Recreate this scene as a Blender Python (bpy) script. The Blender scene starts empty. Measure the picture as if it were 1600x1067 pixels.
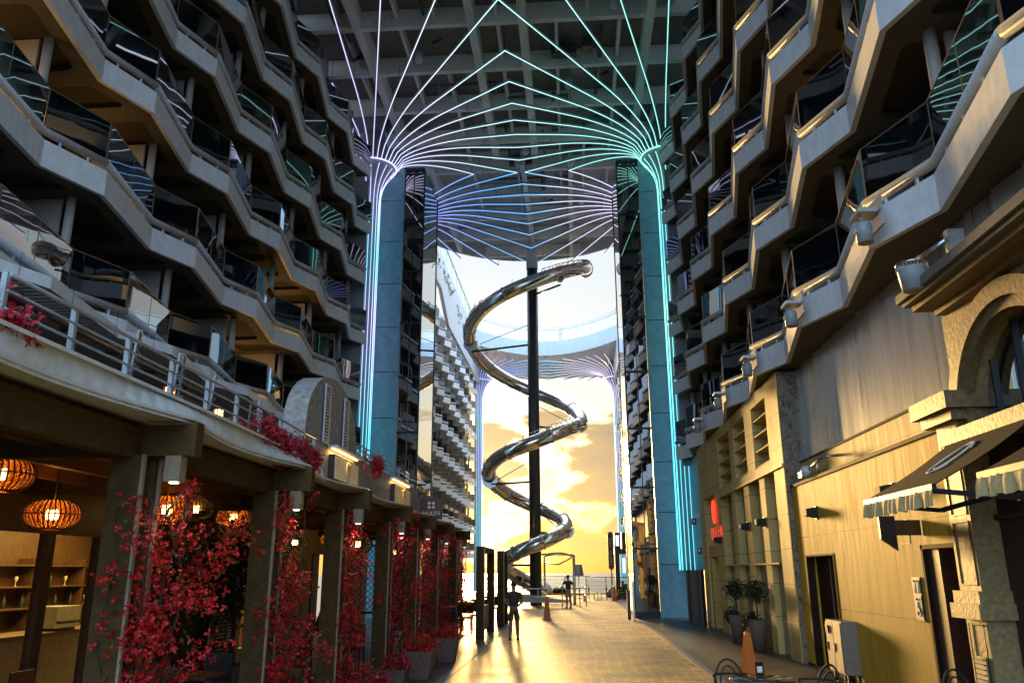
import bpy, bmesh, math, random
from mathutils import Vector, Matrix, Euler
R=math.radians; PI=math.pi
S=bpy.context.scene; COL=S.collection
rnd=random.Random(7)
# ------------------------------------------------------------------ mesh helpers
class MB:
    def __init__(s): s.v=[]; s.f=[]; s.m=[]; s.sm=[]
    def add(s,vs,fs,mi=0,smooth=False):
        b=len(s.v); s.v+= [tuple(p) for p in vs]
        for f in fs: s.f.append(tuple(b+i for i in f)); s.m.append(mi); s.sm.append(smooth)
        return s
    def box(s,x0,y0,z0,x1,y1,z1,mi=0):
        if x0>x1:x0,x1=x1,x0
        if y0>y1:y0,y1=y1,y0
        if z0>z1:z0,z1=z1,z0
        return s.add([(x0,y0,z0),(x1,y0,z0),(x1,y1,z0),(x0,y1,z0),(x0,y0,z1),(x1,y0,z1),(x1,y1,z1),(x0,y1,z1)],
          [(0,3,2,1),(4,5,6,7),(0,1,5,4),(1,2,6,5),(2,3,7,6),(3,0,4,7)],mi)
    def obox(s,c,sz,rot=(0,0,0),mi=0):
        M=Matrix.Translation(c)@Euler(rot).to_matrix().to_4x4(); a,b,h=[q/2 for q in sz]
        P=[M@Vector(p) for p in [(-a,-b,-h),(a,-b,-h),(a,b,-h),(-a,b,-h),(-a,-b,h),(a,-b,h),(a,b,h),(-a,b,h)]]
        return s.add(P,[(0,3,2,1),(4,5,6,7),(0,1,5,4),(1,2,6,5),(2,3,7,6),(3,0,4,7)],mi)
    def beam(s,p,q,w,h,mi=0):           # box from p to q, width w (horizontal), height h
        p=Vector(p);q=Vector(q);d=(q-p); L=d.length; d.normalize()
        up=Vector((0,0,1)) if abs(d.z)<.95 else Vector((0,1,0))
        r=d.cross(up).normalized(); u=r.cross(d).normalized()
        V=[]
        for e in (p,q):
            for a,b in ((-1,-1),(1,-1),(1,1),(-1,1)): V.append(e+r*a*w/2+u*b*h/2)
        return s.add(V,[(0,1,2,3),(7,6,5,4),(0,4,5,1),(1,5,6,2),(2,6,7,3),(3,7,4,0)],mi)
    def prism(s,poly,z0,z1,mi=0):
        n=len(poly); A=sum(poly[i][0]*poly[(i+1)%n][1]-poly[(i+1)%n][0]*poly[i][1] for i in range(n))
        if A<0: poly=poly[::-1]
        V=[(x,y,z0) for x,y in poly]+[(x,y,z1) for x,y in poly]
        F=[tuple(range(n-1,-1,-1)),tuple(range(n,2*n))]+[(i,(i+1)%n,n+(i+1)%n,n+i) for i in range(n)]
        return s.add(V,F,mi)
    def tube(s,pts,r,n=8,mi=0,cap=True,closed=False,smooth=True,rs=None):
        pts=[Vector(p) for p in pts]; N=len(pts); V=[];ref=None
        for i,p in enumerate(pts):
            a=pts[(i-1)%N] if (i>0 or closed) else p; b=pts[(i+1)%N] if (i<N-1 or closed) else p
            t=(b-a)
            if t.length<1e-9: t=Vector((0,0,1))
            t.normalize()
            if ref is None:
                ref=Vector((0,0,1)) if abs(t.z)<.9 else Vector((1,0,0))
            u=(ref-t*ref.dot(t))
            if u.length<1e-4: u=Vector((1,0,0))-t*t.x
            u.normalize(); ref=u; w=t.cross(u); rr=rs[i] if rs else r
            for k in range(n):
                an=2*PI*k/n; V.append(p+(u*math.cos(an)+w*math.sin(an))*rr)
        F=[]
        for i in range(N if closed else N-1):
            j=(i+1)%N
            for k in range(n): F.append((i*n+k,i*n+(k+1)%n,j*n+(k+1)%n,j*n+k))
        s.add(V,F,mi,smooth)
        if cap and not closed:
            b=len(s.v)-len(V); s.f.append(tuple(b+k for k in range(n-1,-1,-1))); s.f.append(tuple(b+(N-1)*n+k for k in range(n))); s.m+=[mi,mi]; s.sm+=[False,False]
        return s
    def lathe(s,prof,c=(0,0,0),n=20,mi=0,smooth=True,sx=1,sy=1):
        V=[];F=[]
        for r,z in prof:
            for k in range(n):
                a=2*PI*k/n; V.append((c[0]+sx*r*math.cos(a),c[1]+sy*r*math.sin(a),c[2]+z))
        for i in range(len(prof)-1):
            for k in range(n): F.append((i*n+k,i*n+(k+1)%n,(i+1)*n+(k+1)%n,(i+1)*n+k))
        s.add(V,F,mi,smooth)
        b=len(s.v)-len(V)
        if prof[0][0]>1e-4: s.f.append(tuple(b+k for k in range(n-1,-1,-1)));s.m.append(mi);s.sm.append(False)
        if prof[-1][0]>1e-4: s.f.append(tuple(b+(len(prof)-1)*n+k for k in range(n)));s.m.append(mi);s.sm.append(False)
        return s
    def cyl(s,c,r,z0,z1,n=16,mi=0): return s.lathe([(r,z0),(r,z1)],(c[0],c[1],0),n,mi)
    def sphere(s,c,r,n=12,m=8,mi=0,sz=1):
        return s.lathe([(r*math.sin(PI*i/m)+1e-5,-r*sz*math.cos(PI*i/m)) for i in range(m+1)],c,n,mi)
    def quad(s,a,b,c,d,mi=0): return s.add([a,b,c,d],[(0,1,2,3)],mi)
    def mesh(s,name,mats):
        me=bpy.data.meshes.new(name); me.from_pydata(s.v,[],s.f); 
        for m in mats: me.materials.append(m)
        me.polygons.foreach_set('material_index',s.m); me.polygons.foreach_set('use_smooth',s.sm)
        me.update(); return me
    def build(s,name,mat,parent=None,loc=None,rz=0,sc=None):
        mats=mat if isinstance(mat,(list,tuple)) else [mat]
        return link(name,s.mesh(name,mats),parent,loc,rz,sc)
def link(name,me,parent=None,loc=None,rz=0,sc=None):
    o=bpy.data.objects.new(name,me); COL.objects.link(o)
    if parent: o.parent=parent
    if loc: o.location=loc
    if rz: o.rotation_euler=(0,0,rz)
    if sc: o.scale=sc
    return o
def tag(o,label,cat,group=None,kind=None):
    o['label']=label; o['category']=cat
    if group:o['group']=group
    if kind:o['kind']=kind
    return o
def thing(name,label,cat,loc=(0,0,0),rz=0,group=None,sc=None):
    o=bpy.data.objects.new(name,None); COL.objects.link(o); o.location=loc; o.rotation_euler=(0,0,rz); o.empty_display_size=.1
    if sc:o.scale=sc
    return tag(o,label,cat,group)
def struct(o): o['kind']='structure'; return o
KIDS={}
def dup(o,parent=None,loc=None,rz=None,sc=None,label=None,group=None):
    c=o.copy(); COL.objects.link(c); c.parent=parent
    if loc is not None:c.location=loc
    if rz is not None:c.rotation_euler=(0,0,rz)
    if sc is not None:c.scale=sc
    if label:c['label']=label
    if group:c['group']=group
    for ch in CH(o): dup(ch,c)
    return c
def CH(o): return [x for x in bpy.data.objects if x.parent==o] if o not in KIDS else KIDS[o]
def cachekids(o):
    KIDS[o]=[x for x in bpy.data.objects if x.parent==o]
    for c in KIDS[o]: cachekids(c)
def text_mesh(txt,size,ext=.01,sp=1.0,align='CENTER',off=0):
    cu=bpy.data.curves.new('lettering','FONT'); cu.body=txt; cu.size=size; cu.extrude=ext; cu.offset=off; cu.align_x=align; cu.align_y='CENTER'; cu.space_character=sp; cu.resolution_u=3
    o=bpy.data.objects.new('lettering',cu); COL.objects.link(o)
    dg=bpy.context.evaluated_depsgraph_get(); dg.update(); me=bpy.data.meshes.new_from_object(o.evaluated_get(dg))
    bpy.data.objects.remove(o); return me
def place_text(name,txt,size,mat,M,parent=None,sp=1.0,ext=.01,off=0):
    me=text_mesh(txt,size,ext,sp,'CENTER',off); me.materials.clear(); me.materials.append(mat); me.transform(M)
    return link(name,me,parent)
def plate(outer,holes,z0,z1,zback):
    """horizontal plate with holes: bottom at z0, top at z1, one closing sheet at zback"""
    bm=bmesh.new(); loops=[]
    for L in [outer]+holes:
        vs=[bm.verts.new((x,y,z0)) for x,y in L]; loops.append(vs)
    es=[]
    for vs in loops: es+=[bm.edges.new((vs[i],vs[(i+1)%len(vs)])) for i in range(len(vs))]
    bmesh.ops.triangle_fill(bm,use_beauty=True,edges=es,use_dissolve=False)
    fs=[[v.co.copy() for v in f.verts] for f in bm.faces]; bm.free()
    mb=MB()
    for f in fs:
        n=(f[1]-f[0]).cross(f[2]-f[0]); 
        if n.z>0: f=f[::-1]
        mb.add(f,[tuple(range(len(f)))])
    for L in holes+[outer]:
        n=len(L); mb.add([(x,y,z0) for x,y in L]+[(x,y,z1) for x,y in L],[(i,(i+1)%n,n+(i+1)%n,n+i) for i in range(n)])
    mb.add([(x,y,z1) for x,y in outer],[tuple(range(len(outer)))])
    return mb
def rounded(poly,r=.18,k=4):
    out=[];n=len(poly)
    for i in range(n):
        p=Vector(poly[i]);a=(Vector(poly[i-1])-p);b=(Vector(poly[(i+1)%n])-p)
        ra=min(r,a.length*.45,b.length*.45); A=p+a.normalized()*ra; B=p+b.normalized()*ra
        for j in range(k+1):
            t=j/k; out.append(tuple((1-t)**2*A+2*t*(1-t)*p+t*t*B))
    return out
# ------------------------------------------------------------------ materials
def mat(name): 
    m=bpy.data.materials.new(name); m.use_nodes=True; nt=m.node_tree; return m,nt,nt.nodes['Principled BSDF']
def N(nt,t,**k):
    n=nt.nodes.new(t)
    for a,b in k.items(): setattr(n,a,b)
    return n
def coords(nt,scale,space='Object',rot=(0,0,0)):
    mp=N(nt,'ShaderNodeMapping'); mp.inputs['Scale'].default_value=scale if isinstance(scale,(tuple,list)) else (scale,)*3
    mp.inputs['Rotation'].default_value=rot
    if space=='World':
        g=N(nt,'ShaderNodeNewGeometry'); nt.links.new(g.outputs['Position'],mp.inputs['Vector'])
    else:
        tc=N(nt,'ShaderNodeTexCoord'); nt.links.new(tc.outputs[space],mp.inputs['Vector'])
    return mp
def surf(name,col,rough=.6,metal=0,var=.12,scale=3,bump=.0,bscale=40,space='World',spec=.5,coat=0,grime=None,stretch=None,rvar=.1):
    m,nt,b=mat(name); L=nt.links.new
    b.inputs['Metallic'].default_value=metal; b.inputs['Specular IOR Level'].default_value=spec; b.inputs['Coat Weight'].default_value=coat
    mp=coords(nt,stretch or scale,space); nz=N(nt,'ShaderNodeTexNoise'); nz.inputs['Detail'].default_value=6; nz.inputs['Roughness'].default_value=.6; L(mp.outputs[0],nz.inputs['Vector'])
    cr=N(nt,'ShaderNodeValToRGB'); e=cr.color_ramp.elements; e[0].position=.3;e[1].position=.7
    g=grime or tuple(c*(1-var*2) for c in col)
    e[0].color=(*g,1); e[1].color=(*[min(1,c*(1+var)) for c in col],1); L(nz.outputs['Fac'],cr.inputs[0]); L(cr.outputs[0],b.inputs['Base Color'])
    mr=N(nt,'ShaderNodeMapRange'); mr.inputs['To Min'].default_value=max(0.01,rough-rvar); mr.inputs['To Max'].default_value=rough+rvar; L(nz.outputs['Fac'],mr.inputs[0]); L(mr.outputs[0],b.inputs['Roughness'])
    if bump:
        n2=N(nt,'ShaderNodeTexNoise'); n2.inputs['Scale'].default_value=bscale; n2.inputs['Detail'].default_value=4
        mp2=coords(nt,1,space); L(mp2.outputs[0],n2.inputs['Vector'])
        bp=N(nt,'ShaderNodeBump'); bp.inputs['Strength'].default_value=bump; bp.inputs['Distance'].default_value=.02; L(n2.outputs['Fac'],bp.inputs['Height']); L(bp.outputs[0],b.inputs['Normal'])
    return m
def emit(name,col,st):
    m,nt,b=mat(name); b.inputs['Base Color'].default_value=(*col,1); b.inputs['Emission Color'].default_value=(*col,1); b.inputs['Emission Strength'].default_value=st; b.inputs['Roughness'].default_value=.5
    return m
M={}
M['white']=surf('painted_white_steel',(.80,.83,.86),.42,var=.07,stretch=(1.3,1.3,.7),bump=.05,bscale=3)
M['white_clean']=surf('white_paint',(.6,.62,.64),.45,var=.06,scale=2)
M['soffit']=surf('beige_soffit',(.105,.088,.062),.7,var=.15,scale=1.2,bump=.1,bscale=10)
M['pocket_shade']=surf('soffit_recess_shade',(.045,.033,.018),.8,var=.15,scale=1.2)  # shade inside the soffit recesses put into the colour, darker than the rim
M['tube']=surf('rail_tube_white',(.58,.60,.63),.3,var=.06,scale=3)
M['post']=surf('post_cream',(.42,.39,.34),.45,var=.1,scale=4)
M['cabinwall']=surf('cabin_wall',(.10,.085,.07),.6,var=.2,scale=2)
M['dark']=surf('black_metal',(.02,.02,.022),.4,var=.2,scale=5,metal=.3)
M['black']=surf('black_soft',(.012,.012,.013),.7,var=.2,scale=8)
M['pole']=surf('pole_anthracite',(.045,.045,.05),.38,var=.2,scale=2,metal=.2)
M['ceil']=surf('ceiling_slab',(.24,.24,.23),.8,var=.12,scale=.6,bump=.3,bscale=4)
M['ceilbeam']=surf('ceiling_beam',(.85,.86,.84),.6,var=.06,scale=1)
M['duct']=surf('ceiling_services',(.13,.13,.13),.5,metal=.4,var=.3,scale=3)
M['panelblue']=surf('tower_panel',(.21,.41,.49),.42,var=.12,scale=.5)
M['palefascia']=surf('pale_blue_fascia',(.50,.58,.66),.45,var=.06,scale=.5)
M['core']=surf('column_core',(.30,.34,.38),.4,var=.1,scale=1)
M['gold_edge']=surf('bronze_edge',(.32,.25,.17),.35,metal=.6,var=.1)
M['chrome']=surf('slide_steel',(.66,.60,.52),.14,metal=1,var=.10,scale=.9,rvar=.06)
M['steel']=surf('brushed_steel',(.45,.46,.47),.32,metal=.9,var=.1)
M['taupe']=surf('taupe_painted_timber',(.080,.050,.020),.75,spec=.08,var=.15,scale=2,bump=.15,bscale=18)
M['taupe_light']=surf('taupe_edge',(.26,.21,.14),.5,var=.1)
M['redwood']=surf('red_brown_boards',(.17,.065,.025),.5,var=.3,stretch=(1.5,22,1),bump=.2,bscale=20)
M['woodframe']=surf('walnut_frame',(.10,.05,.022),.45,var=.3,stretch=(8,8,1.5))
M['fascia']=surf('terrace_fascia',(.66,.70,.70),.5,var=.1,scale=1.5)
M['plaster']=surf('trowelled_plaster',(.33,.33,.31),.75,var=.25,scale=2.2,bump=.35,bscale=9)
M['cream']=surf('cream_wall',(.55,.47,.30),.7,var=.12,scale=2,bump=.1,bscale=12)
M['blue']=surf('navy_shutter',(.03,.05,.14),.5,var=.15)
M['terracotta']=surf('planter_brown',(.14,.10,.075),.7,var=.2,scale=5,bump=.15,bscale=30)
M['orange']=surf('orange_plastic',(.62,.16,.02),.45,var=.12,scale=6)
M['skin']=surf('skin',(.36,.20,.13),.55,var=.08,scale=10)
M['skin_dark']=surf('skin_tanned',(.22,.115,.07),.55,var=.08,scale=10)
M['hair']=surf('dark_hair',(.02,.016,.013),.7,var=.2,scale=60)
M['shirt']=surf('dark_green_shirt',(.035,.04,.03),.85,var=.2,scale=8,bump=.3,bscale=60)
M['shorts']=surf('olive_shorts',(.07,.065,.045),.85,var=.2,scale=8,bump=.3,bscale=60)
M['shirt2']=surf('maroon_vest',(.035,.015,.018),.85,var=.2,scale=8)
M['shorts2']=surf('grey_shorts',(.22,.21,.19),.85,var=.15,scale=8)
M['shoe']=surf('shoe',(.02,.02,.02),.6)
M['petal']=surf('bougainvillea_bract',(.55,.007,.006),.6,var=.45,scale=7,grime=(.15,.002,.004))
M['petal_pink']=surf('magenta_bract',(.42,.008,.022),.6,var=.45,scale=7,grime=(.13,.003,.012))
M['leaf']=surf('vine_leaf',(.07,.12,.02),.55,var=.35,scale=9)
M['leafdark']=surf('dark_leaf',(.02,.035,.015),.5,var=.3,scale=8)
M['stem']=surf('woody_stem',(.022,.014,.008),.8)
M['yellowstone']=None
M['wicker']=surf('wicker_cane',(.22,.07,.02),.6,var=.25,scale=20)
M['wickerblack']=surf('black_cane',(.02,.014,.01),.6,var=.2,scale=20)
M['marble']=None
M['red_neon']=emit('red_neon',(1,.05,.02),.75)
M['archstone']=surf('brown_arch_stone',(.20,.135,.055),.5,var=.25,scale=3,bump=.2,bscale=14)
M['corniceg']=surf('dark_cornice_paint',(.16,.15,.12),.5,var=.15,scale=2)
M['bulb']=emit('warm_bulb',(1,.60,.16),7)
M['bulb_s']=emit('amber_lamp',(1,.45,.12),4)
M['lampw']=emit('downlight',(1,.88,.7),2.5)
M['cushion']=surf('navy_pattern_cushion',(.03,.045,.10),.8,var=.3,scale=25)
M['fabric_awn']=surf('awning_charcoal_canvas',(.022,.020,.016),.9,spec=.1,var=.15,scale=4,bump=.15,bscale=20)
M['valance']=surf('awning_cream_valance',(.52,.44,.22),.8,var=.12,scale=6,bump=.2,bscale=30)
M['sidedark']=surf('dark_burgundy_panel',(.035,.012,.010),.5,var=.3,scale=2)
M['doorbrown']=surf('dark_brown_door',(.035,.018,.012),.7,var=.25,scale=2,spec=.08)
M['stonetrim']=surf('tan_stone_trim',(.38,.28,.12),.5,var=.2,scale=3,bump=.25,bscale=14)
M['cabinet']=surf('light_grey_cabinet',(.24,.20,.15),.45,var=.12,scale=3)
M['greendoor']=surf('teal_green_panel',(.02,.14,.12),.5,var=.1)
M['stripe']=surf('pale_shop_front',(.45,.42,.38),.6)
M['teal_stripe']=surf('striped_valance_teal',(.06,.16,.16),.7)
M['signdark']=surf('dark_bronze_sign',(.03,.014,.011),.5)
M['signink']=surf('sign_beige_lettering',(.80,.70,.56),.6)
M['water']=None
def glassdark(name,tint,rough=.015,ior=1.9,metal=0):
    m,nt,b=mat(name); b.inputs['Base Color'].default_value=(*tint,1); b.inputs['Roughness'].default_value=rough; b.inputs['IOR'].default_value=ior
    b.inputs['Metallic'].default_value=metal; b.inputs['Specular IOR Level'].default_value=.9
    nz=N(nt,'ShaderNodeTexNoise'); nz.inputs['Scale'].default_value=.6; mp=coords(nt,1,'World'); nt.links.new(mp.outputs[0],nz.inputs['Vector'])
    bp=N(nt,'ShaderNodeBump'); bp.inputs['Strength'].default_value=.06; bp.inputs['Distance'].default_value=.05; nt.links.new(nz.outputs['Fac'],bp.inputs['Height']); nt.links.new(bp.outputs[0],b.inputs['Normal'])
    return m
M['glass']=glassdark('dark_balcony_glass',(.004,.006,.008))
M['mirror']=glassdark('mirror_glass',(.55,.56,.52),.02,1.8,1)
M['towerglass']=glassdark('tower_glass',(.01,.013,.014),.01,2.4)
def clearglass(name,col=(.75,.9,.9),alpha=.35):
    m,nt,b=mat(name); b.inputs['Base Color'].default_value=(*col,1); b.inputs['Roughness'].default_value=.05; b.inputs['Alpha'].default_value=alpha; return m
M['clear']=clearglass('pale_green_glass')
M['slideclear']=clearglass('slide_cover_glass',(.9,.92,.95),.22)
M['shopglass']=clearglass('shop_window_glass',(.05,.05,.05),.12)
NEON=.80
def neonmat():
    m,nt,b=mat('led_strip_light'); L=nt.links.new
    g=N(nt,'ShaderNodeNewGeometry'); sp=N(nt,'ShaderNodeSeparateXYZ'); L(g.outputs['Position'],sp.inputs[0])
    mx=N(nt,'ShaderNodeMapRange'); mx.inputs['From Min'].default_value=-11; mx.inputs['From Max'].default_value=6; L(sp.outputs[0],mx.inputs[0])
    near=N(nt,'ShaderNodeValToRGB'); e=near.color_ramp.elements
    e[0].position=0.05;e[0].color=(.50,.48,1,1); e[1].position=.95;e[1].color=(.26,.86,.72,1)
    for p,c in ((.25,(.72,.72,.95,1)),(.42,(.55,.82,.90,1)),(.7,(.36,.86,.82,1))): q=e.new(p); q.color=c
    L(mx.outputs[0],near.inputs[0])
    far=N(nt,'ShaderNodeValToRGB'); e=far.color_ramp.elements
    e[0].position=.15;e[0].color=(.30,.35,1,1); e[1].position=.9;e[1].color=(.75,.6,.95,1)
    for p,c in ((.4,(.12,.45,1,1)),(.55,(.2,.6,1,1)),(.62,(.7,.75,.95,1))): q=e.new(p); q.color=c
    L(mx.outputs[0],far.inputs[0])
    # lower on the columns the strips turn cyan
    my=N(nt,'ShaderNodeMapRange'); my.inputs['From Min'].default_value=40.2; my.inputs['From Max'].default_value=40.6; L(sp.outputs[1],my.inputs[0])
    mix=N(nt,'ShaderNodeMix',data_type='RGBA'); L(my.outputs[0],mix.inputs[0]); L(near.outputs[0],mix.inputs[6]); L(far.outputs[0],mix.inputs[7])
    mz=N(nt,'ShaderNodeValToRGB'); e=mz.color_ramp.elements; e[0].position=0; e[0].color=(1,1,1,1); e[1].position=1; e[1].color=(0,0,0,1)
    zz=N(nt,'ShaderNodeMapRange'); zz.inputs['From Min'].default_value=8; zz.inputs['From Max'].default_value=21; L(sp.outputs[2],zz.inputs[0])
    q=e.new(.45); q.color=(.0,.0,.0,1); q=e.new(.7); q.color=(.8,.8,.8,1)
    L(zz.outputs[0],mz.inputs[0])
    mix2=N(nt,'ShaderNodeMix',data_type='RGBA'); L(mz.outputs[0],mix2.inputs[0]); L(mix.outputs[2],mix2.inputs[6]); mix2.inputs[7].default_value=(.10,.62,.78,1)
    b.inputs['Base Color'].default_value=(.5,.5,.5,1)
    L(mix2.outputs[2],b.inputs['Emission Color']); b.inputs['Emission Strength'].default_value=NEON
    return m

M['neon']=neonmat()
def panelwall(name,cols,plank,rough,gap=.012,axis='Y',streak=True,bright=1,seams=()):
    """upright boards along Y with fine joints; stains run down"""
    m,nt,b=mat(name); L=nt.links.new
    g=N(nt,'ShaderNodeNewGeometry'); sp=N(nt,'ShaderNodeSeparateXYZ'); L(g.outputs['Position'],sp.inputs[0])
    dv=N(nt,'ShaderNodeMath',operation='DIVIDE'); dv.inputs[1].default_value=plank; L(sp.outputs[1],dv.inputs[0])
    fl=N(nt,'ShaderNodeMath',operation='FLOOR'); L(dv.outputs[0],fl.inputs[0]); fr=N(nt,'ShaderNodeMath',operation='FRACT'); L(dv.outputs[0],fr.inputs[0])
    wn=N(nt,'ShaderNodeTexWhiteNoise',noise_dimensions='1D'); L(fl.outputs[0],wn.inputs['W'])
    mp=coords(nt,(1,7,.7),'World'); nz=N(nt,'ShaderNodeTexNoise'); nz.inputs['Scale'].default_value=1.4; nz.inputs['Detail'].default_value=7; nz.inputs['Distortion'].default_value=.6; L(mp.outputs[0],nz.inputs['Vector'])
    av=N(nt,'ShaderNodeMath',operation='MULTIPLY_ADD'); L(wn.outputs['Value'],av.inputs[0]); av.inputs[1].default_value=.35; L(nz.outputs['Fac'],av.inputs[2])
    cr=N(nt,'ShaderNodeValToRGB'); e=cr.color_ramp.elements; e[0].position=.38;e[0].color=(*cols[0],1); e[1].position=.85;e[1].color=(*cols[1],1); L(av.outputs[0],cr.inputs[0])
    lt=N(nt,'ShaderNodeMath',operation='LESS_THAN'); lt.inputs[1].default_value=gap/plank; L(fr.outputs[0],lt.inputs[0])
    fac=lt.outputs[0]
    for z in seams:
        s1=N(nt,'ShaderNodeMath',operation='SUBTRACT'); s1.inputs[1].default_value=z; L(sp.outputs[2],s1.inputs[0])
        s2=N(nt,'ShaderNodeMath',operation='ABSOLUTE'); L(s1.outputs[0],s2.inputs[0]); s3=N(nt,'ShaderNodeMath',operation='LESS_THAN'); s3.inputs[1].default_value=.008; L(s2.outputs[0],s3.inputs[0])
        mxm=N(nt,'ShaderNodeMath',operation='MAXIMUM'); L(fac,mxm.inputs[0]); L(s3.outputs[0],mxm.inputs[1]); fac=mxm.outputs[0]
    mix=N(nt,'ShaderNodeMix',data_type='RGBA'); L(fac,mix.inputs[0]); L(cr.outputs[0],mix.inputs[6]); mix.inputs[7].default_value=(*[c*.3 for c in cols[0]],1)
    L(mix.outputs[2],b.inputs['Base Color'])
    mr=N(nt,'ShaderNodeMapRange'); mr.inputs['To Min'].default_value=rough-.1; mr.inputs['To Max'].default_value=rough+.15; L(nz.outputs['Fac'],mr.inputs[0]); L(mr.outputs[0],b.inputs['Roughness'])
    bp=N(nt,'ShaderNodeBump'); bp.inputs['Strength'].default_value=.25; bp.inputs['Distance'].default_value=.01; L(nz.outputs['Fac'],bp.inputs['Height']); L(bp.outputs[0],b.inputs['Normal'])
    return m,nt,b
M['yellow'],_,_b=panelwall('washed_timber_board_wall',((.40,.235,.018),(.60,.385,.040)),.62,.62,gap=.008,seams=(1.28,2.72))
_b.inputs['Specular IOR Level'].default_value=.18

M['metalwall']=surf('satin_metal_panels',(.72,.72,.70),.30,metal=.75,var=.12,stretch=(1,1.6,.12))
M['limestone'],_,_b=panelwall('limestone_cladding',((.50,.35,.10),(.66,.50,.19)),.6,.6,seams=(.9,1.7,2.5,3.3,4.1,4.9,5.7)); _b.inputs['Specular IOR Level'].default_value=.2
M['louver'],_,_b=panelwall('grey_brown_louvres',((.10,.09,.08),(.17,.155,.14)),.16,.6,gap=.03)
def marblemat():
    m,nt,b=mat('veined_marble'); L=nt.links.new
    mp=coords(nt,1.6,'World'); nz=N(nt,'ShaderNodeTexNoise'); nz.inputs['Scale'].default_value=1.3; nz.inputs['Detail'].default_value=9; nz.inputs['Distortion'].default_value=2.2; L(mp.outputs[0],nz.inputs['Vector'])
    cr=N(nt,'ShaderNodeValToRGB'); e=cr.color_ramp.elements; e[0].position=.47;e[0].color=(.24,.20,.15,1); e[1].position=.56;e[1].color=(.22,.19,.15,1)
    q=e.new(.51); q.color=(.035,.025,.02,1); q=e.new(.495); q.color=(.14,.11,.08,1)
    L(nz.outputs['Fac'],cr.inputs[0]); L(cr.outputs[0],b.inputs['Base Color']); b.inputs['Roughness'].default_value=.25
    return m
M['marble']=marblemat()
def floormat(name,c1,c2,mortar,bw,bh,rough,scale=1,rot=0,msize=.012,offs=.5,wave=0):
    m,nt,b=mat(name); L=nt.links.new
    mp=coords(nt,scale,'World',(0,0,rot)); br=N(nt,'ShaderNodeTexBrick'); br.offset=offs
    br.inputs['Color1'].default_value=(*c1,1);br.inputs['Color2'].default_value=(*c2,1);br.inputs['Mortar'].default_value=(*mortar,1)
    br.inputs['Scale'].default_value=1;br.inputs['Mortar Size'].default_value=msize;br.inputs['Brick Width'].default_value=bw;br.inputs['Row Height'].default_value=bh
    src=mp.outputs[0]
    if wave:
        nz0=N(nt,'ShaderNodeTexNoise'); nz0.inputs['Scale'].default_value=.5; L(mp.outputs[0],nz0.inputs['Vector'])
        va=N(nt,'ShaderNodeVectorMath',operation='MULTIPLY_ADD'); va.inputs[1].default_value=(wave,)*3; L(nz0.outputs['Color'],va.inputs[0]); L(mp.outputs[0],va.inputs[2]); src=va.outputs[0]
    L(src,br.inputs['Vector'])
    nz=N(nt,'ShaderNodeTexNoise'); nz.inputs['Scale'].default_value=.7; nz.inputs['Detail'].default_value=8; L(mp.outputs[0],nz.inputs['Vector'])
    mr=N(nt,'ShaderNodeMapRange'); mr.inputs['To Min'].default_value=.45; mr.inputs['To Max'].default_value=1.3; mr.inputs['From Min'].default_value=.3; mr.inputs['From Max'].default_value=.7; L(nz.outputs['Fac'],mr.inputs[0])
    mul=N(nt,'ShaderNodeMix',data_type='RGBA',blend_type='MULTIPLY'); mul.inputs[0].default_value=1; L(br.outputs['Color'],mul.inputs[6]); L(mr.outputs[0],mul.inputs[7]); L(mul.outputs[2],b.inputs['Base Color'])
    r2=N(nt,'ShaderNodeMapRange'); r2.inputs['To Min'].default_value=rough-.12; r2.inputs['To Max'].default_value=rough+.15; L(nz.outputs['Fac'],r2.inputs[0]); L(r2.outputs[0],b.inputs['Roughness'])
    inv=N(nt,'ShaderNodeMath',operation='MULTIPLY_ADD'); inv.inputs[1].default_value=-.8; L(br.outputs['Fac'],inv.inputs[0])
    n3=N(nt,'ShaderNodeTexNoise'); n3.inputs['Scale'].default_value=14; L(mp.outputs[0],n3.inputs['Vector']); L(n3.outputs['Fac'],inv.inputs[2])
    bp=N(nt,'ShaderNodeBump'); bp.inputs['Strength'].default_value=.5; bp.inputs['Distance'].default_value=.012; L(inv.outputs[0],bp.inputs['Height']); L(bp.outputs[0],b.inputs['Normal']); b.inputs['Specular IOR Level'].default_value=.3
    return m
M['paving']=floormat('promenade_paving',(.78,.46,.065),(.52,.30,.036),(.92,.66,.24),.50,.17,.46,rot=0,msize=.030,wave=.55)
M['planks']=floormat('dark_walkway_planks',(.12,.10,.085),(.075,.062,.052),(.02,.017,.014),1.6,.18,.42,rot=PI/2*0,msize=.006)
M['strip']=surf('grey_kerb_strip',(.22,.22,.20),.5,var=.15,scale=2)
M['tarmac']=M['strip']
# ================================================================== SETTING
XM=-2.4
struct(MB().box(-2.5,-6,-.3,2.66,88.5,0).build('promenade_floor',M['paving']))
struct(MB().box(2.80,-6,-.3,6.4,88.5,.004).build('pavement',M['planks']))
struct(MB().box(2.66,-6,-.3,2.80,88.5,.010).build('kerb_strip',M['strip']))
struct(MB().box(-2.66,-6,-.3,-2.5,88.5,.010).build('kerb_edge',M['strip']))
struct(MB().box(-13,-6,-.3,-2.66,88.5,.004).build('terrace_paving',M['planks']))
m,nt,b=mat('sea_water'); b.inputs['Base Color'].default_value=(.02,.045,.06,1); b.inputs['Roughness'].default_value=.22
mp=coords(nt,(.02,.08,.1),'World'); nz=N(nt,'ShaderNodeTexNoise'); nz.inputs['Detail'].default_value=8; nt.links.new(mp.outputs[0],nz.inputs['Vector']); bp=N(nt,'ShaderNodeBump'); bp.inputs['Distance'].default_value=3; bp.inputs['Strength'].default_value=.5; nt.links.new(nz.outputs['Fac'],bp.inputs['Height']); nt.links.new(bp.outputs[0],b.inputs['Normal'])
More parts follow.
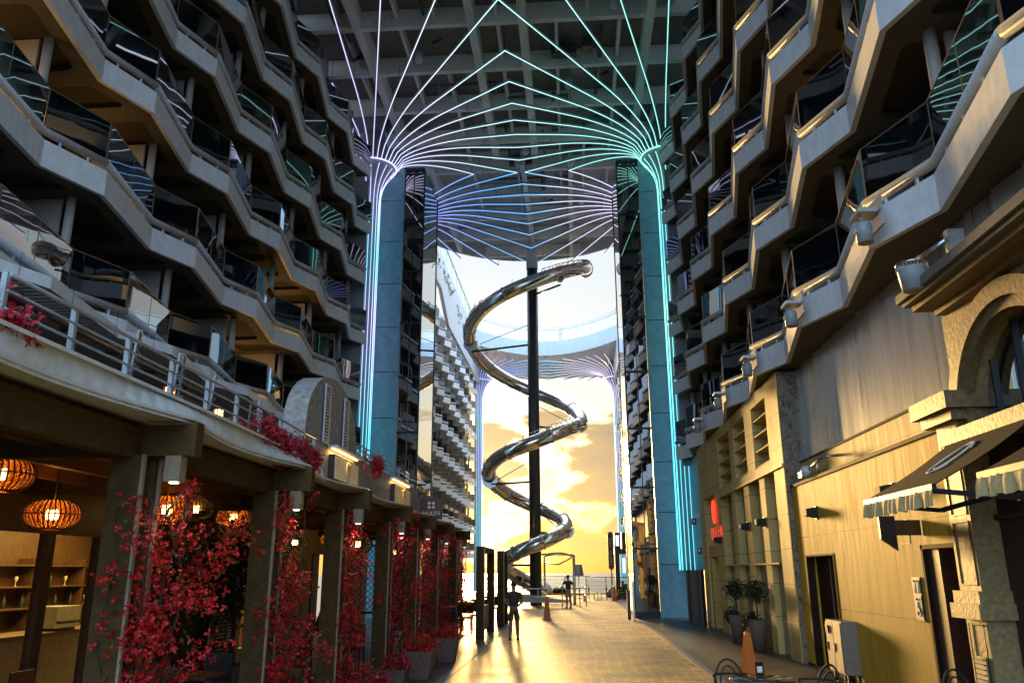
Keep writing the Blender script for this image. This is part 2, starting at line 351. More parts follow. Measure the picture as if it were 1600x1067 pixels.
struct(MB().quad((-9000,-2000,-28),(9000,-2000,-28),(9000,20000,-28),(-9000,20000,-28)).build('sea',m))
# ================================================================== CABIN BLOCKS
OUT=[(0,0),(-.49,2.85),(0,4.2)]
def strip(off,pad=0): return [(x-off,y) for x,y in OUT]
fb=MB(); poly=OUT+strip(.1)[::-1]; fb.prism(poly,0,.56); 
sl=[(-.1,0),(-.59,2.85),(-.1,4.2),(-2.3,4.2),(-2.3,0)]; fb.prism(sl,.15,.24)
me_f=fb.mesh('balcony',[M['white']])
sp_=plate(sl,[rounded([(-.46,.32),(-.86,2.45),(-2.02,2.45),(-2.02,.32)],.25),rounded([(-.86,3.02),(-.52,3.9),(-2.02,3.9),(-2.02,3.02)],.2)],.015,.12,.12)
sp_.m[-1]=1; me_s=sp_.mesh('soffit_panel',[M['soffit'],M['pocket_shade']])
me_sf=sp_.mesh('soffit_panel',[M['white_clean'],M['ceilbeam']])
me_s0=MB().prism(sl,.015,.12).mesh('soffit_panel',[M['soffit']])
tb=MB(); tb.tube([(-.05,0,.755),(-.54,2.85,.755),(-.05,4.2,.755)],.085,12)
for y,x in ((.7,-.17),(1.5,-.31),(2.3,-.44),(3.2,-.41),(3.8,-.19)): tb.box(x-.02,y-.02,.55,x+.02,y+.02,.70)
me_t=tb.mesh('rail_tube',[M['tube']])
def gp(p,q): 
    g=MB(); g.prism([p,q,(q[0]-.02,q[1]),(p[0]-.02,p[1])],.85,1.68); return g.mesh('glass_panel',[M['glass']])
me_g1=gp((-.06,.04),(-.55,2.82)); me_g2=gp((-.55,2.88),(-.06,4.16))
gf=MB()
for a,b_ in (((-.07,0),(-.56,2.85)),((-.56,2.85),(-.07,4.2))): gf.beam((*a,1.695),(*b_,1.695),.028,.02)
for p in ((-.07,.02),(-.31,1.42),(-.56,2.85),(-.07,4.18)): gf.beam((p[0],p[1],.84),(p[0],p[1],1.69),.022,.022)
me_gf=gf.mesh('glass_frame',[M['gold_edge']])
po=MB().cyl((-.72,2.80),.095,.24,2.84,14); me_p=po.mesh('post',[M['post']])
dv=MB().box(-2.3,2.82,.24,-.95,2.88,2.84); me_d=dv.mesh('divider',[M['post']])
cd=MB(); cd.box(-2.29,.5,.24,-2.27,2.4,2.45); cd.box(-2.29,3.2,.24,-2.27,4.0,2.45); me_c=cd.mesh('cabin_window',[M['glass']])
chair_b=MB(); chair_b.box(-1.5,1.2,.62,-1.05,1.65,.66).box(-1.5,1.2,.66,-1.46,1.65,1.15)
for x,y in((-1.48,1.22),(-1.08,1.22),(-1.48,1.63),(-1.08,1.63)): chair_b.beam((x,y,.24),(x,y,.62),.03,.03)
def balcony(block,X,Y,Z,s,ys=1,low=False,far=False,bottom=False):
    o=link('balcony',me_f,block,(X,Y,Z),0,(s,ys,1))
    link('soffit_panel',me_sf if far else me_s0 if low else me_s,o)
    link('rail_tube',me_t,o); link('glass_panel',me_g1,o); link('glass_panel',me_g2,o); link('glass_frame',me_gf,o)
    if not far: link('cabin_window',me_c,o)
    link('post',me_p,o); link('divider',me_d,o)
    return o
Z0=9.58; DH=2.83
def block(name,label,X,s):
    B=thing(name,label,'building',(X,0,0)); 
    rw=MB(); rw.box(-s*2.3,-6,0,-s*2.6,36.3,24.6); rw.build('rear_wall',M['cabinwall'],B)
    for k in range(-1,5):
        z=Z0+k*DH
        st=14.68 if k%2==0 else 16.13
        ys=[st+4.2*n for n in range(-4,6)]
        for y in ys:
            if y<-3 or y>35: continue
            sc=1
            if y+4.2>36.4: sc=(36.3-y)/4.2
            if sc<.35: continue
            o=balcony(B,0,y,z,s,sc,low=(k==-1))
    return B
BL=block('cabin_block','tall port side block of stacked zigzag white balconies above the restaurant',-9.6,1)
BR=block('cabin_block','tall starboard block of zigzag white balconies above the timber and limestone walls',4.65,-1)
# pier closing each block next to the light column
for s,X,Bk in ((1,-9.6,BL),(-1,4.65,BR)):
    MB().box(-s*.25,36.35,6.5,-s*2.3,37.6,22.4).build('end_pier',M['core'],Bk)
# lamps in a few cabins' balconies (amber lit soffits in the photograph)
def cabin_lamp(B,X,s,y,z,label,pw=9):
    t=MB().lathe([(.001,0),(.07,0),(.08,-.05),(.05,-.09),(.001,-.1)],(0,0,0),12).build('wall_lamp',M['bulb_s'],None,(X-s*2.1,y,z+1.95)); tag(t,label,'lamp',None)
    l=bpy.data.lights.new('lamp_light','POINT'); l.energy=pw; l.color=(1,.55,.14); l.shadow_soft_size=.1; o=bpy.data.objects.new('lamp_light',l); COL.objects.link(o); o.location=(X-s*1.6,y,z+1.6)
cabin_lamp(BL,-9.6,1,12.1,Z0,'amber cabin lamp on the upper port balcony nearest the camera',13)
cabin_lamp(BL,-9.6,1,16.5,Z0,'amber cabin lamp one balcony beyond the nearest lit port balcony',7)
cabin_lamp(BL,-9.6,1,29.0,Z0,'amber cabin lamp on a middle port balcony towards the light column',12)
cabin_lamp(BL,-9.6,1,26.2,Z0-DH,'amber cabin lamp on a low port balcony towards the light column',12)
cabin_lamp(BR,4.65,-1,16.3,Z0,'amber cabin lamp on a starboard balcony above the satin metal wall',3)
# slatted awning under the lowest port deck
AW=thing('slatted_awning','zigzag slatted grey awning roof hanging below the lowest port balconies','awning',(0,0,0))
zz=[]; y=4.6
pts=[]
for n in range(-1,4):
    yo=7.7+4.2*n-0; pts+= [(-8.5,yo),(-8.95,yo+2.85)]
pts.append((-8.5,7.7+4.2*4))
eg=MB()
for a,b_ in zip(pts,pts[1:]): eg.beam((*a,6.60),(*b_,6.60),.06,.20)
eg.build('edge_beam',M['white'],AW)
sm=MB(); y=3.6
while y<24.4:
    for a,b_ in zip(pts,pts[1:]):
        if a[1]<=y<b_[1]: xo=a[0]+(b_[0]-a[0])*(y-a[1])/(b_[1]-a[1])
    sm.box(-11.4,y,6.52,xo-.04,y+.14,6.56); y+=.175
sm.build('slats',M['white'],AW)
MB().box(-11.6,3.5,6.585,-9.3,24.6,6.62).build('backing_sheet',M['black'],AW)
# ---- aft blocks
def aft(name,label,X,s):
    B=thing(name,label,'building',(X,0,0))
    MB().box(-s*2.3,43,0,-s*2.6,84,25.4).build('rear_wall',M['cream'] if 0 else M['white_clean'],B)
    for k in range(8):
        z=3.3+2.34*k; st=44.1 if k%2==0 else 45.1
        for n in range(12):
            y=st+3.02*n
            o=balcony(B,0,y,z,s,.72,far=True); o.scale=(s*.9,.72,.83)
    w=MB(); # upper white parapet with the sloping cut
    w.add([(-s*.02,43,22.3),(-s*.02,58,23.0),(-s*.02,62,21.2),(-s*.02,84,21.4),(-s*.02,84,25.6),(-s*.02,43,25.6),(-s*.3,43,22.3),(-s*.3,58,23.0),(-s*.3,62,21.2),(-s*.3,84,21.4),(-s*.3,84,25.6),(-s*.3,43,25.6)],
      [(0,1,2,3,4,5),(11,10,9,8,7,6),(0,6,7,1),(1,7,8,2),(2,8,9,3),(3,9,10,4),(4,10,11,5),(5,11,6,0)])
    w.build('parapet_wall',M['white_clean'],B)
    g=MB().box(-s*.08,43,25.6,-s*.12,84,27.2).build('glass_screen',M['clear'],B)
    f=MB().box(-s*.05,43,27.2,-s*.15,84,27.26)
    for n in range(15): f.box(-s*.05,43+2.9*n,25.6,-s*.15,43.06+2.9*n,27.2)
    f.build('screen_frame',M['steel'],B)
    return B
AL=aft('aft_cabin_block','sunlit white balcony block seen between the port glass tower and the slide',-9.6,1)
AR=aft('aft_cabin_block','far starboard balcony block standing behind the starboard glass tower',4.7,-1)
# scattered black bird shapes on the white parapet
bd=MB(); r2=random.Random(3)
for i in range(60):
    y=55+r2.random()*20; z=24.9-(y-55)*.10+r2.gauss(0,.35); a=r2.random()*1.2-.6; w_=.18+.2*r2.random()
    z=min(25.3,max(22.4,z))
    for sgn in(-1,1): bd.beam((-9.56,y,z),(-9.56,y+sgn*w_,z+w_*.5+a*.2),.03,.05)
tag(bd.build('wall_ornament',M['dark']),'flock of thin black bird shapes fixed to the white parapet beside the slide','ornament')
# ================================================================== GLASS TOWERS
def tower(label,x_out,x_mid,x_in,s):
    T=thing('glass_tower',label,'tower',(0,0,0))
    p=MB(); z=0
    while z<22.4:
        z1=min(22.4,z+2.3); p.box(x_out,38.02,z+.02,x_mid,42.3,z1-.02); z+=2.3
    p.build('panel_wall',M['panelblue'],T)
    MB().box(x_out+.02*(1 if x_out<x_mid else -1),38.07,0,x_mid-.02*(1 if x_out<x_mid else -1),42.28,22.35).build('backing',M['dark'],T)
    e=MB().box(x_mid-.06,37.92,0,x_mid+.06,38.02,22.4); e.build('corner_trim',M['panelblue'],T)
    g=MB().box(x_mid+.07*(1 if x_in>x_mid else -1),38.10,.25,x_in-.03*(1 if x_in>x_mid else -1),38.13,22.4); g.build('glass_front',M['towerglass'],T)
    g=MB().box(x_in-.01,38.16,.25,x_in+.01,42.1,22.4); g.build('glass_side',M['mirror'],T)
    f=MB()
    f.box(x_in-.035,38.06,0,x_in+.035,38.14,22.45); f.box(x_in-.04,42.1,0,x_in+.04,42.2,22.45)
    xm=(x_in+x_mid)/2; f.box(xm-.02,38.05,0,xm+.02,38.09,22.4)
    for i in range(9): z=.2+2.75*i; f.box(x_mid,38.04,z,x_in,38.11,z+.09)
    f.box(x_mid,38.02,0,x_in,38.12,.25); f.box(x_mid,38.0,22.4,x_in,42.2,22.55)
    f.build('frame',M['dark'],T)
    h=MB()
    for i in range(5):
        z=3.2+4*i; h.beam((x_in+s*.1,38.3,z),(x_mid,38.02,z),.05,.05); h.box(x_in-.05,37.98,z-.08,x_in+.05,38.05,z+.08)
    h.build('glass_clamps',M['dark'],T)
    return T
tower('dark glass lift tower with blue panels beside the port light column',-9.62,-8.43,-7.35,1)
tower('dark glass lift tower with teal panels beside the starboard light column',5.35,3.84,2.69,-1)
# ================================================================== LIGHT COLUMNS
YV=40.4; ZC=23.3
def inside_canopy(x,y): return y<47.6 or (x-XM)**2+(y-47.6)**2<8.0**2
def arc(cx,cy,phi,sgn,near,farcol):
    d=Vector((math.cos(R(phi))*sgn,-math.sin(R(phi)),0)); pts=[];r=1.25
    while r<34:
        x=cx+d.x*r;y=cy+d.y*r
        if (x-XM)*sgn>0: 
            t=(XM-cx)/d.x; pts.append((XM,cy+d.y*t,ZC)); break
        if near and y>YV: t=(YV-cy)/d.y; pts.append((cx+d.x*t,YV,ZC)); break
        if farcol==1 and y<YV: t=(YV-cy)/d.y; pts.append((cx+d.x*t,YV,ZC)); break
        if farcol==1 and not inside_canopy(x,y): break
        if farcol==2 and (y<81.5-.02*(x-XM)**2-(x-XM)**2*.05 or y>92): break
        if abs(x-XM)>8.1: break
        if y<13: break
        u=min(1,(r-1.25)/4.2); z=22.05+(ZC-22.05)*math.sqrt(max(0,1-(1-u)**2)); pts.append((x,y,z)); r+= .35 if r<5.6 else 1.2
    return pts
def light_column(name,label,cx,cy,sgn,phis,near,farcol,zb,detail=True,group=None):
    T=thing(name,label,'light column',(cx,cy,0),0,group)
    o=Vector((cx,cy,0))
    c=MB(); c.lathe([(.36,zb),(.40,20.2),(.5,20.9),(.85,21.6),(1.12,22.0),(1.0,22.3),(.6,24.0)] if detail else [(.40,zb),(.40,20.2),(.62,21.2),(1.12,22.0),(.6,24)],(0,0,0),24); c.build('column_core',M['core'],T)
    ri=MB(); ri.tube([(1.24*math.cos(a),1.24*math.sin(a),22.02) for a in [2*PI*i/40 for i in range(40)]],.035,6,closed=True); ri.build('ring_light',M['neon'],T)
    rm=MB(); rm.tube([(1.22*math.cos(a),1.22*math.sin(a),22.12) for a in [2*PI*i/40 for i in range(40)]],.05,6,closed=True); rm.build('ring_frame',M['steel'],T)
    n=17
    for i in range(n):
        a=2*PI*i/n+.1
        ca,sa=math.cos(a),math.sin(a)
        if ca*sgn<-.45: continue
        pts=[(.50*ca,.50*sa,zb),(.50*ca,.50*sa,20.0)]
        for j in range(1,8):
            u=j/7; rr=.5+.66*(1-math.sqrt(max(0,1-u*u))) if 0 else .5+.66*u**2.2; pts.append((rr*ca,rr*sa,20.0+1.85*u**.85))
        MB().tube(pts,.017,6).build('light_tube',M['neon'],T)
    for ph in phis:
        P=arc(cx,cy,ph,sgn,near,farcol)
        if len(P)<3: continue
        P=[(Vector(p)-o) for p in P]
        mb=MB(); mb.tube(P,.018,6)
        mb.tube([p+Vector((0,0,.085)) for p in P],.05,4,mi=1,smooth=False)
        for q in P[3::5]:
            if abs(q.z-ZC)<.02: mb.beam(q+Vector((0,0,.09)),(q.x,q.y,24.4),.025,.025,1)
        mb.build('light_arc',[M['neon'],M['core']],T)
    return T
ph=[-35+10*i for i in range(14)]
light_column('light_column','port light column glowing violet and blue with arcs fanning over the ceiling',-9.9,37,1,ph,True,0,.1)
light_column('light_column','starboard light column glowing teal green with arcs fanning over the ceiling',5.1,37,-1,ph,True,0,2.05)
ph=[-75+10*i for i in range(12)]
light_column('light_column','blue light column behind the port glass tower with arcs towards the rounded roof edge',-9.9,43.8,1,ph,False,1,.1,False)
light_column('light_column','pale violet light column behind the starboard glass tower',5.1,43.8,-1,ph,False,1,.1,False)
ph=[-75+10*i for i in range(16)]
light_column('light_column','slim blue light column under the far bridge at the end of the port block',-9.9,85.5,1,ph,False,2,.1,False)
light_column('light_column','slim violet light column under the far bridge on the starboard side',5.1,85.5,-1,ph,False,2,.1,False)
# ================================================================== CANOPY ROOF
K=thing('canopy_roof','grid beamed roof with rounded aft edge spanning between the cabin blocks','roof',(0,0,0))
rim=[]; 
for i in range(0,33):
    a=PI*i/32; rim.append((XM+8.0*math.cos(a),47.6+8.0*math.sin(a)))
poly=[(7.4,-4),(7.4,43),(XM+8.0,43)]+rim+[(XM-8.0,43),(-12.3,43),(-12.3,-4)]
MB().prism([(7.4,-4),(7.4,41),(-12.3,41),(-12.3,-4)],25.0,25.25).build('slab',M['ceil'],K)
MB().prism([(7.4,41.02),(7.4,43),(XM+8.0,43)]+rim+[(XM-8.0,43),(-12.3,43),(-12.3,41.02)],25.0,25.25).build('aft_slab',M['white_clean'],K)
rm=MB()
for a,b_ in zip(rim,rim[1:]): rm.beam((*a,24.55),(*b_,24.55),.12,1.0)
rm.build('rim_beam',M['white_clean'],K)
def yend(x): return 47.6+math.sqrt(max(0,64-(x-XM)**2))-.1
for x in (-8.6,-3.75,-1.6,3.7): MB().box(x-.17,0,24.05,x+.17,40.3,24.97).build('beam',M['ceilbeam'],K)
for x in (-7.6,-2.35,.35,3.9): MB().box(x-.13,41,24.05,x+.13,yend(x),24.97).build('beam',M['ceilbeam'],K)
y=6.0;i=0
while y<55:
    hw=(9.6 if y<42 else 8.0) if y<47.6 else math.sqrt(max(.2,64-(y-47.6)**2))-.1
    MB().box(XM-hw,y-.12,24.10,XM+hw,y+.12,24.95).build('cross_beam',M['ceilbeam'],K)
    y+=3.25 
sb=MB(); r3=random.Random(5)
y=6.0
while y<46:
    for x in (-9.4,-6.9,-5.3,-2.7,-.2,1.1,2.5,4.6):
        if r3.random()<.75: sb.box(x-.07,y+.13,24.45,x+.07,y+3.1,24.9)
    y+=3.25
sb.build('joists',M['ceilbeam'],K)
pp=MB()
for i in range(26):
    x=-10+15*r3.random(); y=10+34*r3.random(); L=1+4*r3.random(); z=24.3+.5*r3.random(); rr=.04+.09*r3.random()
    if r3.random()<.5: pp.tube([(x,y,z),(min(5.2,x+L),y,z),(min(5.2,x+L),y+.8,z)],rr,8)
    else: pp.tube([(x,y,z),(x,y+L,z),(x+.5,y+L,z+.2)],rr,8)
for i in range(16):
    x=-9.5+14*r3.random(); y=12+32*r3.random(); pp.box(x,y,24.35,x+.4+r3.random(),y+.3+.5*r3.random(),24.8)
pp.build('service_pipes',M['duct'],K)
dl=MB()
for x,y in ((-6.4,31),(0.3,33.5),(-2.6,41),(-2.0,41.6),(-2.1,39.6),(2.2,28),(-5.0,26),(1.0,46)):
    dl.lathe([(.001,24.0),(.16,24.0),(.2,24.12),(.2,24.5)],(x,y,0),14)
dl.build('downlight_cans',M['white_clean'],K)
# ================================================================== FAR BRIDGE
Bg=thing('footbridge','curved pale blue footbridge with glass rail crossing behind the slide','bridge',(0,0,0))
def yb(x): return 82.4-.105*(x-XM)**2
xs=[XM-8+16*i/20 for i in range(21)]
pl=[(x,yb(x)) for x in xs]+[(XM+8,93),(XM-8,93)]
MB().prism(pl,24.0,25.5).build('deck',M['white_clean'],Bg)
fs=MB()
for a,b_ in zip(xs,xs[1:]): fs.beam((a,yb(a)-.06,24.72),(b_,yb(b_)-.06,24.72),.1,1.55)
fs.build('edge_fascia',M['palefascia'],Bg)
gl=MB()
for a,b_ in zip(xs,xs[1:]): gl.beam((a,yb(a),26.25),(b_,yb(b_),26.25),.03,1.45)
gl.build('glass_rail',M['clear'],Bg)
fr=MB(); fr.tube([(x,yb(x)-.05,26.75) for x in xs],.035,6); fr.tube([(x,yb(x),27.0) for x in xs],.03,6)
for x in xs[::2]: fr.beam((x,yb(x)-.05,25.5),(x,yb(x)-.05,27.0),.05,.05)
fr.build('rail_frame',M['steel'],Bg)
for i in (0,1,2): MB().box(XM-.25+.0*i,83.2+3.2*i,23.9,XM+.25,84.6+3.2*i,24).build('soffit_light_box',M['white_clean'],Bg)
# ================================================================== SLIDE
SC=(-2.4,52.5)
tag(MB().cyl(SC,.37,0,22.2,28).build('pole',M['pole']),'tall black pole carrying the spiral slide','pole')
o=bpy.data.objects['pole']; MB().cyl(SC,.40,22.2,25.0,28).build('pole_head',M['white_clean'],o)
SL=thing('spiral_slide','shiny steel spiral tube slide winding around the black pole','slide',(*SC,0))
keys=[(20,3.95,22.55),(0,3.75,22.15),(-45,3.95,21.0),(-90,4.1,19.7),(-135,4.25,18.5),(-180,4.3,17.2),(-225,4.0,15.6),(-270,3.5,14.2),(-315,3.2,12.9),(-360,3.1,11.5),(-405,3.0,10.6),(-450,2.95,9.65),(-495,3.0,8.9),(-540,2.95,8.0),(-585,2.7,7.0),(-630,2.35,6.15),(-675,2.1,5.45),(-720,1.95,4.75),(-765,1.9,4.15),(-810,1.9,3.55),(-855,1.95,3.0),(-900,1.95,2.35),(-945,1.7,1.7),(-985,1.45,1.05),(-1010,1.7,.55)]
def cat(p0,p1,p2,p3,t):
    return tuple(.5*((2*b)+(-a+c)*t+(2*a-5*b+4*c-d)*t*t+(-a+3*b-3*c+d)*t**3) for a,b,c,d in zip(p0,p1,p2,p3))
path=[]
for i in range(len(keys)-1):
    K4=[keys[max(0,i-1)],keys[i],keys[i+1],keys[min(len(keys)-1,i+2)]]
    for j in range(6):
        a,r,z=cat(*K4,j/6); path.append(Vector((r*math.cos(R(a)),r*math.sin(R(a)),z)))
SR=.44
nsec=len(path)//7
def off(P,dz): return P+Vector((0,0,dz))
for i in range(0,len(path)-1,7):
    seg=path[i:i+8]
    if len(seg)<2: continue
    MB().tube(seg,SR,22,cap=False).build('tube_section',M['chrome'],SL)
for i in range(7,len(path)-1,7):
    t=(path[i+1]-path[i-1]).normalized(); MB().tube([path[i]-t*.04,path[i]+t*.04],SR+.035,22).build('flange',M['steel'],SL)
for a,b_ in ((0,17),(24,34),(58,68),(76,84)):
    hoop=MB()
    for i in range(a,b_):
        t=(path[i+1]-path[max(0,i-1)]).normalized(); sd=t.cross(Vector((0,0,1))).normalized(); up=sd.cross(t)
        c=path[i]
        hoop.tube([c+sd*math.cos(q)*(SR-.03)+up*(math.sin(q)*(SR+.16)) for q in [R(15+150*k/8) for k in range(9)]],.022,5)
    for sg in(-1,0,1):
        L=[]
        for i in range(a,b_):
            t=(path[i+1]-path[max(0,i-1)]).normalized(); sd=t.cross(Vector((0,0,1))).normalized(); up=sd.cross(t)
            L.append(path[i]+sd*sg*(SR-.16)+up*(SR+.16 if sg==0 else SR*.75))
        hoop.tube(L,.022,5)
    hoop.build('cover_hoops',M['steel'],SL)
r4=random.Random(9)   # jagged bright pattern strips on the tube's side
for i in range(18,len(path)-6,5):
    if r4.random()<.25: continue
    pa=MB(); c=path[i]; t=(path[i+2]-path[i]).normalized(); rad=Vector((c.x,c.y,0)).normalized()
    for j in range(3):
        dz=-.1+.25*j-.1; p=path[i+j]; pa.beam(p+rad*(SR+.005)+Vector((0,0,dz)),path[i+j+1]+rad*(SR+.005)+Vector((0,0,dz)),.03,.06)
        pa.beam(p+rad*(SR+.005)+Vector((0,0,dz)),p+rad*(SR+.005)+Vector((0,0,dz+.25)),.03,.06)
    pa.build('side_trim',M['white_clean'],SL)
for a,z,r in ((-180,16.9,4.25),(-352,11.3,3.1),(-540,7.7,2.9),(-715,4.5,2.0),(-60,20.4,4.0),(-890,2.5,1.9)):
    br=MB(); e=Vector((r*math.cos(R(a)),r*math.sin(R(a)),z)); br.tube([(0,0,z-.1),e*.97+Vector((0,0,-.0))],.07,8); br.tube([(0,0,z+1.4 if a!=0 else z),Vector((r*math.cos(R(a))*.85,r*math.sin(R(a))*.85,z))],.025,6)
    t=Vector((-math.sin(R(a)),math.cos(R(a)),0)); br.tube([e-t*.05,e+t*.05],SR+.04,20,mi=1)
    br.build('support_arm',[M['dark'],M['steel']],SL)
e0=path[0]; et=(path[0]-path[1]).normalized(); en=MB(); en.tube([e0-et*.05,e0+et*.30],.54,22); en.tube([e0+et*.30,e0+et*.36],.42,22)
en.build('entry_drum',M['steel'],SL)
pl=MB(); pl.beam(e0+et*.3+Vector((0,0,-.6)),(2.2,7.5,22.9),1.2,.1)
for sg in (-.55,.55): pl.beam(e0+et*.3+Vector((sg,0,.35)),(2.2+sg,7.5,23.9),.05,.05); pl.beam(e0+et*.3+Vector((sg,0,-.1)),(2.2+sg,7.5,23.4),.04,.04)

ex=MB(); ex.add([(-1.0,-2.2,.25),(1.9,-2.6,.25),(2.2,-1.6,.25),(-.8,-1.2,.25),(-1.0,-2.2,.75),(1.9,-2.6,.4),(2.2,-1.6,.4),(-.8,-1.2,.75)],[(0,3,2,1),(0,1,5,4),(2,3,7,6),(4,5,6,7),(0,4,7,3),(1,2,6,5)]); ex.build('run_out_trough',M['steel'],SL)
# ================================================================== STARBOARD WALLS
XR=5.15
T=thing('timber_wall','golden timber board wall with a brown door, starboard side','wall',(0,0,0))
w=MB(); w.box(XR,18.96,0,5.6,19.62,3.87).box(XR,12.74,0,5.6,17.0,3.87).box(XR,17.0,2.32,5.6,18.96,3.87).box(XR,11.3,2.32,5.6,12.74,3.87)
w.build('boarding',M['yellow'],T)
MB().box(XR-.03,11.3,3.87,5.62,19.62,3.93).box(XR-.004,11.3,0.004,XR+.02,19.62,.06).build('capping',M['doorbrown'],T)
d=MB().box(5.36,17.0,.004,5.42,18.96,2.32).build('door',M['doorbrown'],T); dm=MB().box(5.34,17.98,.02,5.362,17.99,2.3).box(5.335,17.05,.05,5.36,17.12,2.25); dm.build('door_edge',M['gold_edge'],d)
MB().tube([(5.36,17.15,1.0),(5.29,17.15,1.0),(5.29,17.27,1.0)],.012,8).build('handle',M['steel'],d)
MB().box(XR-.015,17.0,2.30,XR+.15,18.96,2.335).box(XR-.015,18.93,0,XR+.15,18.975,2.33).box(XR-.015,16.98,0,XR+.15,17.02,2.33).build('door_frame',M['doorbrown'],T)
# restroom opening
R_=MB().box(5.9,11.2,0,5.95,12.9,2.5).box(5.2,11.3,2.32,5.9,12.74,2.4); R_.build('passage_lining',M['black'],T)
MB().box(XR+.02,12.25,.004,5.75,12.74,2.30).build('passage_door',M['sidedark'],T)
MB().box(XR-.02,12.70,0,XR+.03,12.77,2.36).box(XR-.02,11.3,2.30,XR+.03,12.77,2.36).build('passage_frame',M['doorbrown'],T)
MB().box(XR-.006,13.15,2.40,XR,13.9,2.405).box(XR-.006,13.15,2.75,XR,13.9,2.755).box(XR-.006,13.15,2.4,XR,13.155,2.755).box(XR-.006,13.895,2.4,XR,13.9,2.755).build('hatch',M['dark'],T)
# metal panel wall
T=thing('metal_wall','satin grey metal panel wall above the timber boards','wall',(0,0,0))
mw=MB()
yy=4.0
while yy<19.9:
    y1=min(19.9,yy+.75); mw.add([(5.60,yy+.01,4.5),(5.52,y1-.01,4.5),(5.52,y1-.01,6.75),(5.60,yy+.01,6.75),(5.7,yy+.01,4.5),(5.7,y1-.01,4.5),(5.7,y1-.01,6.75),(5.7,yy+.01,6.75)],[(0,3,2,1),(0,1,5,4),(2,3,7,6),(1,2,6,5),(3,0,4,7)]); yy+=.75
mw.build('panels',M['metalwall'],T)
MB().box(5.44,4,3.93,5.6,19.9,4.46).build('lower_band',M['limestone'],T); MB().box(5.42,4,4.46,5.62,19.9,4.50).build('trim_line',M['taupe'],T)
MB().box(5.6,-6,0,5.9,36.4,6.7).build('backing',M['cabinwall'],T)
# ---- limestone facade
T=thing('limestone_facade','golden limestone restaurant front with grille and tall slot windows','facade',(0,0,0))
XF=5.05
def fw_(a,b,z0,z1,x0=XF,x1=5.5): return (x0,a,z0,x1,b,z1)
w=MB()
cols=[(21.05,22.75),(23.75,25.55),(26.2,28.4)]
# piers
w.box(*fw_(19.76,20.75,0,6.7)); w.box(*fw_(28.4,29.7,0,6.7)); w.box(*fw_(32.0,33.0,0,6.7)); w.box(*fw_(29.7,32.0,4.65,6.7))
w.box(*fw_(20.75,28.4,6.35,6.7)); w.box(*fw_(20.75,28.4,4.45,4.68))
for a,b in ((20.75,21.05),(22.75,23.75),(25.55,26.2)): w.box(*fw_(a,b,4.68,6.35))
for a,b in ((21.95,22.55),(23.95,24.65),(26.0,26.6)): w.box(*fw_(a,b,0,4.45,XF+.02))
w.build('stonework',M['limestone'],T)
MB().box(5.0,19.70,4.40,5.06,28.45,4.47).box(5.03,21.0,2.16,5.2,28.4,2.2).build('ledge',M['limestone'],T)
MB().box(5.07,19.66,0,5.62,19.757,6.7).build('marble_return',M['marble'],T)
for i,(a,b) in enumerate(((20.77,21.95),(22.55,23.95),(24.65,26.0),(26.6,28.38))):
    MB().box(5.22,a,0,5.28,b,2.16).build('marble_panel',M['marble'],T)
    g=MB().box(5.30,a,2.2,5.33,b,4.45).build('window',M['mirror'] if i in(0,1) else M['towerglass'],T)
    MB().box(5.27,a,2.2,5.30,a+.05,4.45).box(5.27,(a+b)/2-.02,2.2,5.30,(a+b)/2+.02,4.45).box(5.27,a+.05,3.3,5.30,b,3.34).build('window_frame',M['dark'],g)
for a,b in cols:
    g=MB(); h=(6.35-4.68)/4
    for j in range(4):
        z=4.68+h*j; # sloping pyramid shelf
        g.add([(XF+.02,a,z+.02),(XF+.02,b,z+.02),(5.48,b,z+.02),(5.48,a,z+.02),(5.48,a,z+h*.9),(5.48,(a+b)/2,z+h*.95),(5.48,b,z+h*.9),(XF+.02,b,z+.05),(XF+.02,a,z+.05)],[(0,3,2,1),(8,7,6),(8,6,4),(3,4,5,6,2),(0,8,4,3),(1,2,6,7),(0,1,7,8)])
    g.box(5.46,a,4.68,5.49,b,6.35); g.build('grille_coffer',M['limestone'],T)
e=MB().box(5.46,29.7,0,5.5,32.0,4.65).build('entrance_back',M['stonetrim'],T)
MB().box(5.12,29.72,0,5.46,30.0,2.9).box(5.12,31.5,0,5.46,31.98,2.9).box(5.12,30.0,2.5,5.46,31.5,2.9).build('inner_portal',M['limestone'],T)
MB().box(5.40,30.0,.004,5.45,31.5,2.5).build('entrance_door',M['orange'],T)
Mx=Matrix.Translation((4.97,29.2,3.28))@Matrix.Rotation(-PI/2,4,'Z')@Matrix.Rotation(PI/2,4,'X')
NS=thing('neon_sign','red neon sign reading QUEEN beside the golden entrance recess','sign',(0,0,0))
for i,ch_ in enumerate('QUEEN'):
    place_text('letter',ch_,.56,M['red_neon'],Matrix.Translation((4.97,29.2+(2-i)*.46,3.28))@Matrix.Rotation(-PI/2,4,'Z')@Matrix.Rotation(PI/2,4,'X'),NS,1,.004,-.018)
q=MB(); q.tube([(4.97,29.5+.26*math.cos(a),4.05+.36*math.sin(a)) for a in [2*PI*i/24 for i in range(24)]],.03,6,closed=True); q.tube([(4.97,29.5+.12*math.cos(a),4.02+.25*math.sin(a)) for a in [2*PI*i/24 for i in range(24)]],.022,6,closed=True); q.beam((4.97,29.7,3.65),(4.97,29.3,3.65),.03,.05); q.build('emblem',M['red_neon'],NS)
MB().box(5.0,28.5,3.02,5.02,30.1,3.06).box(4.99,28.7,3.4,5.05,28.74,3.44).box(4.99,29.8,3.4,5.05,29.84,3.44).build('mounting_bar',M['dark'],NS)
